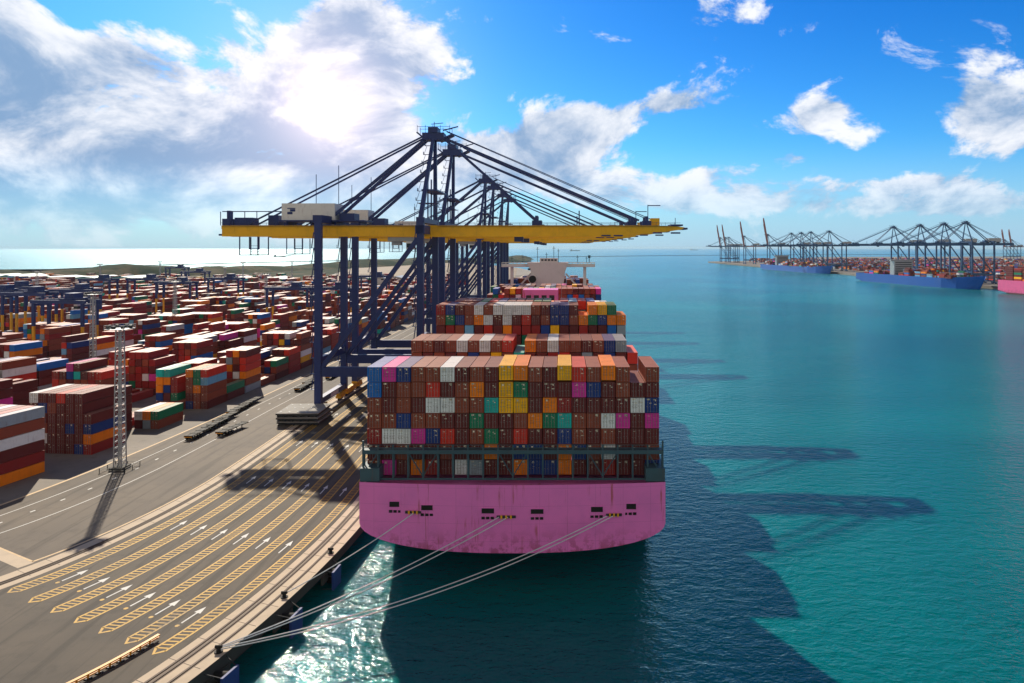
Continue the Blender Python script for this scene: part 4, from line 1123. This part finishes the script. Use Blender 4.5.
# ------------------------------------------------------------ ships and sheds far away
def far_ship(name, stern, bow, w, top, hm, lab, house_f, nrow, tiers, toward=True):
    sx, sy_ = stern; bx, by = bow; Ln = math.hypot(bx - sx, by - sy_); ang = math.atan2(-(bx - sx), by - sy_)
    root = empty(name, (sx, sy_, 0), ang); tag(root, lab, 'ship')
    ship_hull(hm, w, top, Ln, 1.5, 4, parent=root, bulge=.5, bow_top=5)
    hy_ = Ln * house_f
    b = MB(); b.mat(M['steel']); b.box(-w * .8, w * .8, hy_, hy_ + 12, top - .6, top + 22); b.box(-w, w, hy_ + 4, hy_ + 9, top + 22, top + 24.5); h_ = b.build('deckhouse', None, root)
    b = MB()
    for k in range(6): 
        b.box(-w * .7, w * .7, hy_ - .1, hy_, top + 2 + k * 3.4, top + 3.2 + k * 3.4); b.box(-w * .7, w * .7, hy_ + 12, hy_ + 12.1, top + 2 + k * 3.4, top + 3.2 + k * 3.4)
    b.build('window_band', M['glass'], h_)
    b = MB(); b.box(-4, 4, hy_ - 14, hy_ - 6, top - .6, top + 20); b.build('funnel', hm, root)
    b = MB(); b.tube((0, hy_ + 6, top + 24), (0, hy_ + 6, top + 34), .5, 6); b.box(-4, 4, hy_ + 5.8, hy_ + 6.2, top + 29, top + 29.6); b.build('mast', M['steel'], root)
    c, s = math.cos(ang), math.sin(ang); y = 10
    while y < Ln * .86:
        if not (hy_ - 18 < y + 12 and y < hy_ + 14):
            nt = YR.choice(tiers)
            for row in range(nrow):
                for t in range(max(0, nt + YR.choice([-1, 0, 0, 1]))):
                    lx = -w + .8 + row * 2.5
                    MASS.add((sx + c * lx - s * y, sy_ + s * lx + c * y, top - .5 + t * 2.6), ang, YR.choice(PAL))
        y += 14
far_ship('cargo_ship', (552, 1940), (585, 1560), 19, 13.5, M['hullblue'], 'blue container ship moored farther off across the water', .82 * 0 + .25, 14, [0, 1, 2, 3, 4])
far_ship('cargo_ship', (532, 1255), (570, 968), 20, 14, M['hullblue'], 'nearer long blue container ship with white deckhouse across the water', .33, 15, [0, 0, 1, 2, 3, 4])
far_ship('cargo_ship', (572, 905), (610, 600), 24, 17, M['pinkfar'], 'bright pink container ship cut off by the right edge', .6, 18, [6, 6, 7])
for px, py, Ls, lab in ((279, 257.0, 70, 'tiny dark cargo ship on the glare left of the crane'), (575, 251.0, 190, 'faint small ship on the horizon under the boom'), (694, 250.2, 200, 'faint small ship on the horizon past the boom tip')):
    Y = CH * F / (py - HY); X = (px - CX) / F * Y
    root = empty('coaster', (X - Ls / 2, Y, 0), R(-90)); tag(root, lab, 'ship')
    ship_hull(M['dark'], Ls * .08, Ls * .07, Ls, 0, 0, parent=root, bulge=.2)
    b = MB(); b.box(-Ls * .06, Ls * .06, Ls * .08, Ls * .22, Ls * .06, Ls * .2); b.build('deckhouse', M['steel'], root)
    b = MB(); b.tube((0, Ls * .6, Ls * .06), (0, Ls * .6, Ls * .2), Ls * .01, 6); b.build('mast', M['dark'], root)
def shed(x, y, wx, wy, h, rm, lab):
    root = empty('warehouse', (x, y, QZ + .03)); tag(root, lab, 'building', 'sheds behind the yard')
    b = MB(); b.box(-wx / 2, wx / 2, -wy / 2, wy / 2, 0, h); b.build('wall', M['white'], root)
    b = MB(); a = h; n = 3
    for k in range(n):
        x0 = -wx / 2 + wx * k / n; x1 = x0 + wx / n; xm = (x0 + x1) / 2
        b.add([(x0, -wy / 2 - .5, a), (xm, -wy / 2 - .5, a + 3), (x1, -wy / 2 - .5, a), (x0, wy / 2 + .5, a), (xm, wy / 2 + .5, a + 3), (x1, wy / 2 + .5, a)], [(0, 2, 1), (3, 4, 5), (0, 1, 4, 3), (1, 2, 5, 4)])
    b.build('roof', rm, root)
    for k in range(4):
        b = MB(); xx = -wx / 2 + wx * (k + .5) / 4; b.box(xx - 3, xx + 3, -wy / 2 - .1, -wy / 2, 0, 5.5); b.build('door', M['dark'], root)
shed(-640, 980, 150, 60, 12, M['shed'], 'long teal roofed shed at the left behind the yard')
shed(-780, 990, 90, 60, 14, M['shed'], 'teal roofed shed at the left edge behind the gantries')
shed(-430, 1010, 80, 45, 10, M['white'], 'white roofed shed in the middle distance behind the yard')
shed(-250, 980, 70, 40, 12, M['steel'], 'grey shed seen between the crane legs')

o = MASS.b.build('shipping_containers'); tag(o, kind='stuff')
o['label'] = 'stacked shipping containers of the far yard, terminal and ship'
for o_ in bpy.data.objects:
    if o_.get('label') and len(o_['label'].split()) > 15: print('LONG', len(o_['label'].split()), o_['label'])
print('individual containers', N_IND[0], 'mass', len(MASS.b.f) // 6)

# ------------------------------------------------------------ air
hz = MB(); hz.box(-65000, 65000, -3500, 75000, -1.0, 110)
HAZE = True
if HAZE:
    m = bpy.data.materials.new('air'); m.use_nodes = True; t = m.node_tree; t.nodes.clear()
    out = t.nodes.new('ShaderNodeOutputMaterial'); pv = t.nodes.new('ShaderNodeVolumePrincipled')
    pv.inputs['Color'].default_value = (.55, .80, .95, 1); pv.inputs['Density'].default_value = 0.000022; pv.inputs['Anisotropy'].default_value = .2
    t.links.new(pv.outputs[0], out.inputs['Volume'])
    tag(hz.build('haze', m), kind='stuff')
